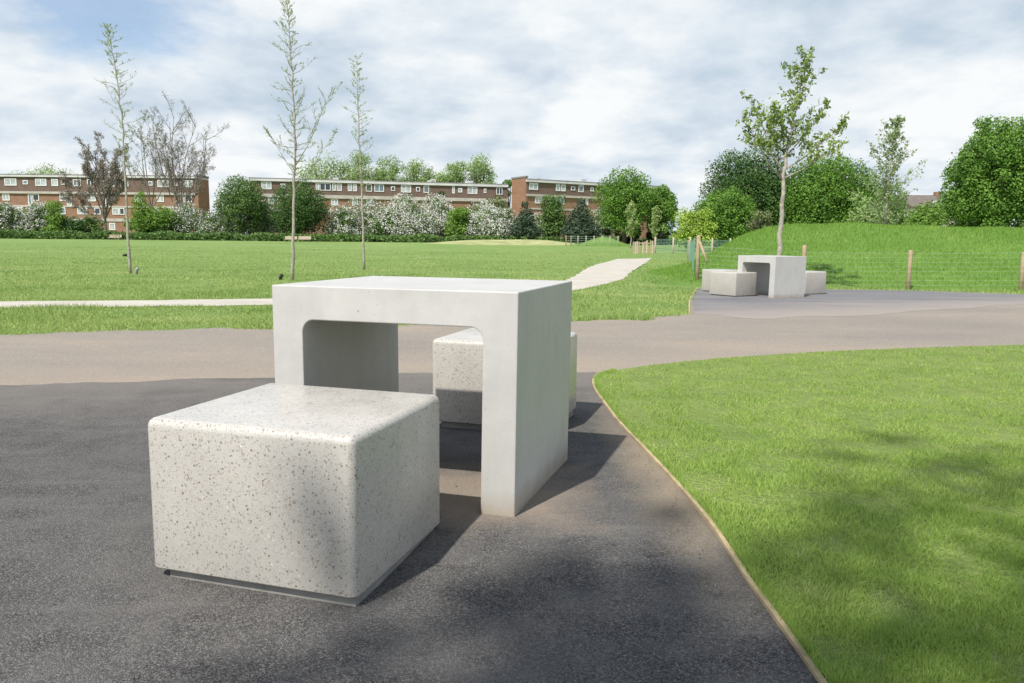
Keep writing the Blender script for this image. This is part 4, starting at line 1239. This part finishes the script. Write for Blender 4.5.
# small house beyond the mound
def house():
    D = 120
    a = at(912, 214, D); b_ = at(962, 214, D); ze = at(930, 207, D).z; zr = at(930, 193.5, D).z
    x0, x1 = a.x, b_.x
    o = empty('house', (x0, D, 0.5)); w = x1 - x0
    m1 = MB(); m1.box(0, w, 0, 8, -1, ze - 0.5); m1.build('wall', MT['render'], o)
    m2 = MB(); z0 = ze - 0.5 + 0.01; z1 = zr - 0.5
    m2.v = [(-0.4, -0.5, z0), (w + 0.4, -0.5, z0), (w + 0.4, 8.5, z0), (-0.4, 8.5, z0), (-0.4, 4, z1), (w + 0.4, 4, z1)]
    m2.f = [(0, 1, 5, 4), (2, 3, 4, 5), (0, 4, 3), (1, 2, 5), (3, 2, 1, 0)]
    rf = m2.build('roof', MT['rooftile'], o)
    ch = MB(); ch.box(w * 0.7, w * 0.7 + 0.8, 3.6, 4.4, z1 - 0.5, z1 + 0.5); ch.build('chimney', MT['brick'], rf)
    u0 = at(936.5, 205, D).x - x0; u1 = at(943, 205, D).x - x0
    zt = at(940, 200.5, D).z - 0.5; zb = at(940, 207.5, D).z - 0.5
    d = MB(); d.box(u0, u1, -0.35, 2.5, zb, zt); f = d.build('window', MT['winframe'], o)
    e = MB(); e.box(u0 + 0.2, u1 - 0.2, -0.38, -0.352, zb + 0.2, zt - 0.15); e.build('pane', MT['pane_blue'], f)
    tag(o, 'small house with a brown pitched roof just beyond the mound', 'house')
house()

# ------------------------------------------------------------------ fences
def post_mesh(h, rad=0.05):
    b = MB(); b.tube([(0, 0, -0.4), (0, 0, h - 0.01), (0, 0, h)], [rad, rad, rad * 0.85], 10)
    return b


def wire_fence():
    pts = [at(697.5, 268, 18.6), at(802.5, 284, 17.0), at(908.3, 285, 16.95), at(1020.5, 290, 16.6), at(1138, 292, 16.2), at(1262, 292, 15.8)]
    P = [Vector((p.x, p.y, float(surf(np.array(p.x), np.array(p.y))))) for p in pts]
    o = empty('wire_fence', P[2])
    for i, p in enumerate(P):
        top = {0: at(697.5, 235, 18.6).z, 1: at(802.7, 245, 17.0).z, 2: at(908.3, 250, 16.95).z, 3: at(1021.5, 252, 16.6).z}.get(i, p.z + 0.85)
        b = post_mesh(top - p.z, 0.046 if i else 0.048)
        b.build('post', MT['timber'], o, True, p - P[2])
    b = MB(); q = P[0]
    a_ = at(699.5, 241.5, 18.55); e_ = at(707, 262, 18.2)
    b.tube([a_ - P[2], e_ - P[2]], 0.03, 8); b.build('brace', MT['timber'], o, True)
    w = MB()
    for k in range(8):
        z = 0.10 + 0.098 * k
        for i in range(len(P) - 1):
            a, c = P[i], P[i + 1]
            line = []
            for s in range(9):
                f = s / 8; p = a.lerp(c, f); g_ = max(float(surf(np.array(p.x), np.array(p.y))), -1)
                zz = max(a.z * (1 - f) + c.z * f, g_ - 0.03) + z - 0.008 * math.sin(f * math.pi)
                line.append(Vector((p.x, p.y - 0.066, zz)) - P[2])
            w.tube(line, 0.0016 if k < 7 else 0.0022, 3, False)
    for i in range(len(P) - 1):
        a, c = P[i], P[i + 1]; n_ = int((c - a).length / 0.15)
        for s in range(n_):
            f = s / n_; p = a.lerp(c, f) - P[2]
            w.tube([(p.x, p.y - 0.066, p.z + 0.08), (p.x, p.y - 0.066, p.z + 0.10 + 0.098 * 7)], 0.0013, 3, False)
    w.build('wire_mesh', MT['wire'], o)
    tag(o, 'low wire fence on round timber posts along the foot of the mound', 'fence')
wire_fence()


def net_fence():
    """green netting running away from the corner post, then across"""
    D1 = 54
    a = at(694.0, 262, 19.0); b_ = at(688.0, 252, 44); 
    line = [a, at(691.5, 262, 24), at(689.5, 255, 33), b_]
    P = [Vector((p.x, p.y, float(turf(np.array(p.x), np.array(p.y))))) for p in line]
    P[0].z += 0.12
    o = empty('netting_fence', P[0]); w = MB()
    for i in range(len(P) - 1):
        for k in range(10):
            z = 0.06 + 0.1 * k
            w.tube([P[i] - P[0] + Vector((0, 0, z)), P[i + 1] - P[0] + Vector((0, 0, z))], 0.004, 3, False)
        n_ = int((P[i + 1] - P[i]).length / 0.14)
        for s in range(n_):
            p = P[i].lerp(P[i + 1], s / n_) - P[0]; w.tube([p + Vector((0, 0, 0.03)), p + Vector((0, 0, 0.98))], 0.005, 3, False)
    w.build('netting', MT['greenmesh'], o)
    for p in P[2:]:
        b = post_mesh(1.05, 0.04); b.build('post', MT['timber'], o, True, p - P[0])
    tag(o, 'blue green netting fence running away from the braced corner post', 'fence')

    Q = [at(px, 252, D1) for px in (655, 673, 690, 712, 730, 748)]
    Q = [Vector((p.x, p.y, float(turf(np.array(p.x), np.array(p.y))))) for p in Q]
    o = empty('netting_fence', Q[0]); w = MB()
    for k in range(10):
        z = 0.08 + 0.1 * k; w.tube([Q[0] - Q[0] + Vector((0, 0, z)), Q[-1] - Q[0] + Vector((0, 0, z))], 0.009, 3, False)
    for s in range(60):
        p = Q[0].lerp(Q[-1], s / 60) - Q[0]; w.tube([p + Vector((0, 0, 0.03)), p + Vector((0, 0, 1.0))], 0.007, 3, False)
    w.build('netting', MT['greenmesh'], o)
    for p in Q: post_mesh(1.15, 0.06).build('post', MT['timber_pale'], o, True, p - Q[0])
    tag(o, 'distant netting fence crossing in front of the yellow green willow', 'fence')
    # timber gate / pallet fence
    p0 = at(632.5, 252, D1); g_ = float(turf(np.array(p0.x), np.array(p0.y))); o = empty('slatted_gate', (p0.x, p0.y, g_))
    W2 = at(653.5, 252, D1).x - p0.x
    n_ = 11; rr = random.Random(4)
    for i in range(n_):
        if i in (4, 8): continue
        x = W2 * i / n_; b = MB(); b.box(x, x + W2 / n_ * 0.72, -0.03, 0.0, -0.1, 0.82 + rr.uniform(-.05, .08)); b.build('slat', MT['timber_pale'] if i % 3 else MT['timber'], o)
    for z in (0.2, 0.65):
        b = MB(); b.box(0, W2, 0.002, 0.04, z, z + 0.09); b.build('rail', MT['timber'], o)
    tag(o, 'pale slatted timber gate panel at the end of the distant netting fence', 'gate')
    # railings before the hillock
    D2 = 80
    Q = [at(px, 243, D2) for px in (566, 571, 578, 586, 594, 602, 610, 618)]
    g_ = float(turf(np.array(Q[0].x), np.array(D2))); o = empty('railing_fence', (Q[0].x, D2, g_)); w = MB()
    for k in range(5): w.tube([(0, 0, 0.15 + 0.2 * k), (Q[-1].x - Q[0].x, 0, 0.15 + 0.2 * k)], 0.012, 3, False)
    w.build('rail', MT['greenmesh'], o)
    for i, p in enumerate(Q): post_mesh(1.05, 0.05).build('post', MT['timber_pale' if i > 1 else 'timber'], o, True, (p.x - Q[0].x, 0, 0))
    tag(o, 'low railing fence in front of the small green hillock', 'fence')
    Q = [at(px, 243, 82) for px in (619, 625, 631)]
net_fence()


def bench(px0, px1, ytop, D, label, zh=None):
    a = at(px0, ytop, D); b_ = at(px1, ytop, D); g_ = float(turf(np.array(a.x), np.array(D)))
    w = b_.x - a.x; h = a.z - g_
    o = empty('bench', (a.x, D, g_))
    m_ = MB(); m_.box(0, w, 0, 0.05, h - 0.32, h - 0.12 * 0); m_.build('backrest', MT['timber_pale'], o)
    m_ = MB(); m_.box(0, w, -0.42, -0.004, h - 0.40, h - 0.34); m_.build('seat', MT['timber_pale'], o)
    for x in (0.12, w - 0.2):
        m_ = MB(); m_.box(x, x + 0.08, -0.38, 0.045, -0.1, h - 0.403); m_.build('leg', MT['bark'], o)
    tag(o, label, 'bench', 'timber benches at the far field edge')
bench(109, 121.5, 234.6, 97, 'pale timber bench below the left flats at the field edge')
bench(285, 297, 236.2, 95, 'pale timber bench behind the trunk of the tallest sapling')
bench(298.7, 311, 236.2, 95, 'pale timber bench just right of the tallest sapling trunk')

# fallen leaves and grit on the asphalt by the lawn edge and seats
def litter():
    r = np.random.RandomState(9); n = 160
    Y = r.uniform(1.6, 5.0, n); X = 0.60 - np.abs(r.normal(0, 0.05, n)); k = r.rand(n) < 0.25
    X[k] = r.uniform(-1.8, 0.6, k.sum()); Y[k] = r.uniform(1.5, 4.8, k.sum())
    C = np.stack([X, Y, zg(X, Y) + 0.018], 1); N = rand_dirs(r, n) * 0.4 + np.array([0, 0, 1.0]); N /= np.linalg.norm(N, axis=1, keepdims=True)
    V, Fq = leaf_quads(C, N, np.full(n, 0.006), r, 1.6)
    o = link('leaf_litter', np_mesh('leaf_litter', V, Fq), MT['bark']); tag(o, 'scattered dry bits and grit on the asphalt by the lawn edge', 'litter', None, 'stuff')
litter()

# ------------------------------------------------------------------ light and sky
sun_d = bpy.data.lights.new('sun', 'SUN'); sun_d.energy = 4.9; sun_d.angle = R(0.9); sun_d.color = (1.0, 0.955, 0.89)
sun = bpy.data.objects.new('sun', sun_d); col.objects.link(sun)
dirv = Vector((SUN.x * math.cos(EL), SUN.y * math.cos(EL), -math.sin(EL)))
sun.rotation_euler = dirv.to_track_quat('-Z', 'Y').to_euler()
sun.location = (-10, -15, 25)

wd = bpy.data.worlds.new("World"); sc.world = wd; wd.use_nodes = True
nt = wd.node_tree; N_ = nt.nodes; L_ = nt.links
bg = N_['Background']; bg.inputs['Strength'].default_value = 0.1
sky = N_.new('ShaderNodeTexSky'); sky.sky_type = 'NISHITA'; sky.sun_disc = False
sky.sun_elevation = EL; sky.sun_rotation = math.atan2(-SUN.x, -SUN.y)
tc = N_.new('ShaderNodeTexCoord')
sep = N_.new('ShaderNodeSeparateXYZ'); L_.new(tc.outputs['Generated'], sep.inputs[0])
def wm(op, a, b=0.0, c=None):
    n = N_.new('ShaderNodeMath'); n.operation = op
    for i, v in enumerate((a, b)):
        if isinstance(v, bpy.types.NodeSocket): L_.new(v, n.inputs[i])
        else: n.inputs[i].default_value = v
    return n.outputs[0]
zz = wm('ADD', wm('MAXIMUM', sep.outputs[2], 0.0), 0.27)
cx_ = wm('DIVIDE', sep.outputs[0], zz); cy_ = wm('DIVIDE', sep.outputs[1], zz)
cmb = N_.new('ShaderNodeCombineXYZ'); L_.new(cx_, cmb.inputs[0]); L_.new(cy_, cmb.inputs[1])
def wnoise(scale, detail, rough, off, dist=0.0):
    mp = N_.new('ShaderNodeMapping'); mp.inputs['Location'].default_value = off; L_.new(cmb.outputs[0], mp.inputs['Vector'])
    n = N_.new('ShaderNodeTexNoise'); n.inputs['Scale'].default_value = scale; n.inputs['Detail'].default_value = detail; n.inputs['Roughness'].default_value = rough
    n.inputs['Distortion'].default_value = dist
    L_.new(mp.outputs[0], n.inputs['Vector']); return n.outputs['Fac']
def wramp(fac, stops):
    n = N_.new('ShaderNodeValToRGB'); L_.new(fac, n.inputs['Fac']); e = n.color_ramp.elements
    while len(e) < len(stops): e.new(0.5)
    for el, (p, c) in zip(e, stops): el.position = p; el.color = (*c, 1)
    return n.outputs['Color']
n1 = wnoise(1.7, 9, 0.56, (3.1, 1.7, 0), 0.12); n2 = wnoise(5.2, 7, 0.55, (9.2, 4.4, 0), 0.1)
shape = wm('ADD', wm('MULTIPLY', n1, 0.7), wm('MULTIPLY', n2, 0.3))
cloud = wramp(shape, [(0.37, (4.9, 5.9, 6.9)), (0.45, (6.2, 7.0, 7.8)), (0.51, (7.3, 7.9, 8.4)), (0.59, (8.8, 9.0, 9.1))])
def wdist(px, py, rad):
    """soft break in the cloud round one bearing of the sky"""
    d = ray(px, py).normalized(); z_ = d.z + 0.27
    dx = wm('SUBTRACT', cx_, d.x / z_); dy = wm('MULTIPLY', wm('SUBTRACT', cy_, d.y / z_), 0.8)
    q = wm('SQRT', wm('ADD', wm('MULTIPLY', dx, dx), wm('MULTIPLY', dy, dy)))
    return wm('DIVIDE', q, rad)
hole = wm('ADD', wdist(72, -14, 0.30), wm('MULTIPLY', wm('SUBTRACT', wnoise(4.0, 6, 0.6, (1.0, 7.0, 0)), 0.5), 1.6))
cover = wramp(hole, [(0.45, (0.2, 0.2, 0.2)), (1.0, (1, 1, 1))])
mx = N_.new('ShaderNodeMix'); mx.data_type = 'RGBA'
hi = N_.new('ShaderNodeMapRange'); hi.inputs[1].default_value = 0.31; hi.inputs[2].default_value = 0.60; hi.inputs[3].default_value = 1.0; hi.inputs[4].default_value = 0.32
L_.new(sep.outputs[2], hi.inputs[0])          # cover thinned overhead, out of view, added to lower the ambient light
L_.new(wm('MULTIPLY', cover, hi.outputs[0]), mx.inputs[0]); skb = N_.new('ShaderNodeMix'); skb.data_type = 'RGBA'; skb.blend_type = 'MULTIPLY'; skb.inputs[0].default_value = 1.0; L_.new(sky.outputs[0], skb.inputs[6]); skb.inputs[7].default_value = (1.5, 1.5, 1.5, 1); L_.new(skb.outputs[2], mx.inputs[6]); L_.new(cloud, mx.inputs[7])
L_.new(mx.outputs[2], bg.inputs['Color'])

sc.view_settings.view_transform = 'Standard'
sc.view_settings.look = 'None'
sc.view_settings.exposure = 0.12
sc.view_settings.gamma = 1.0
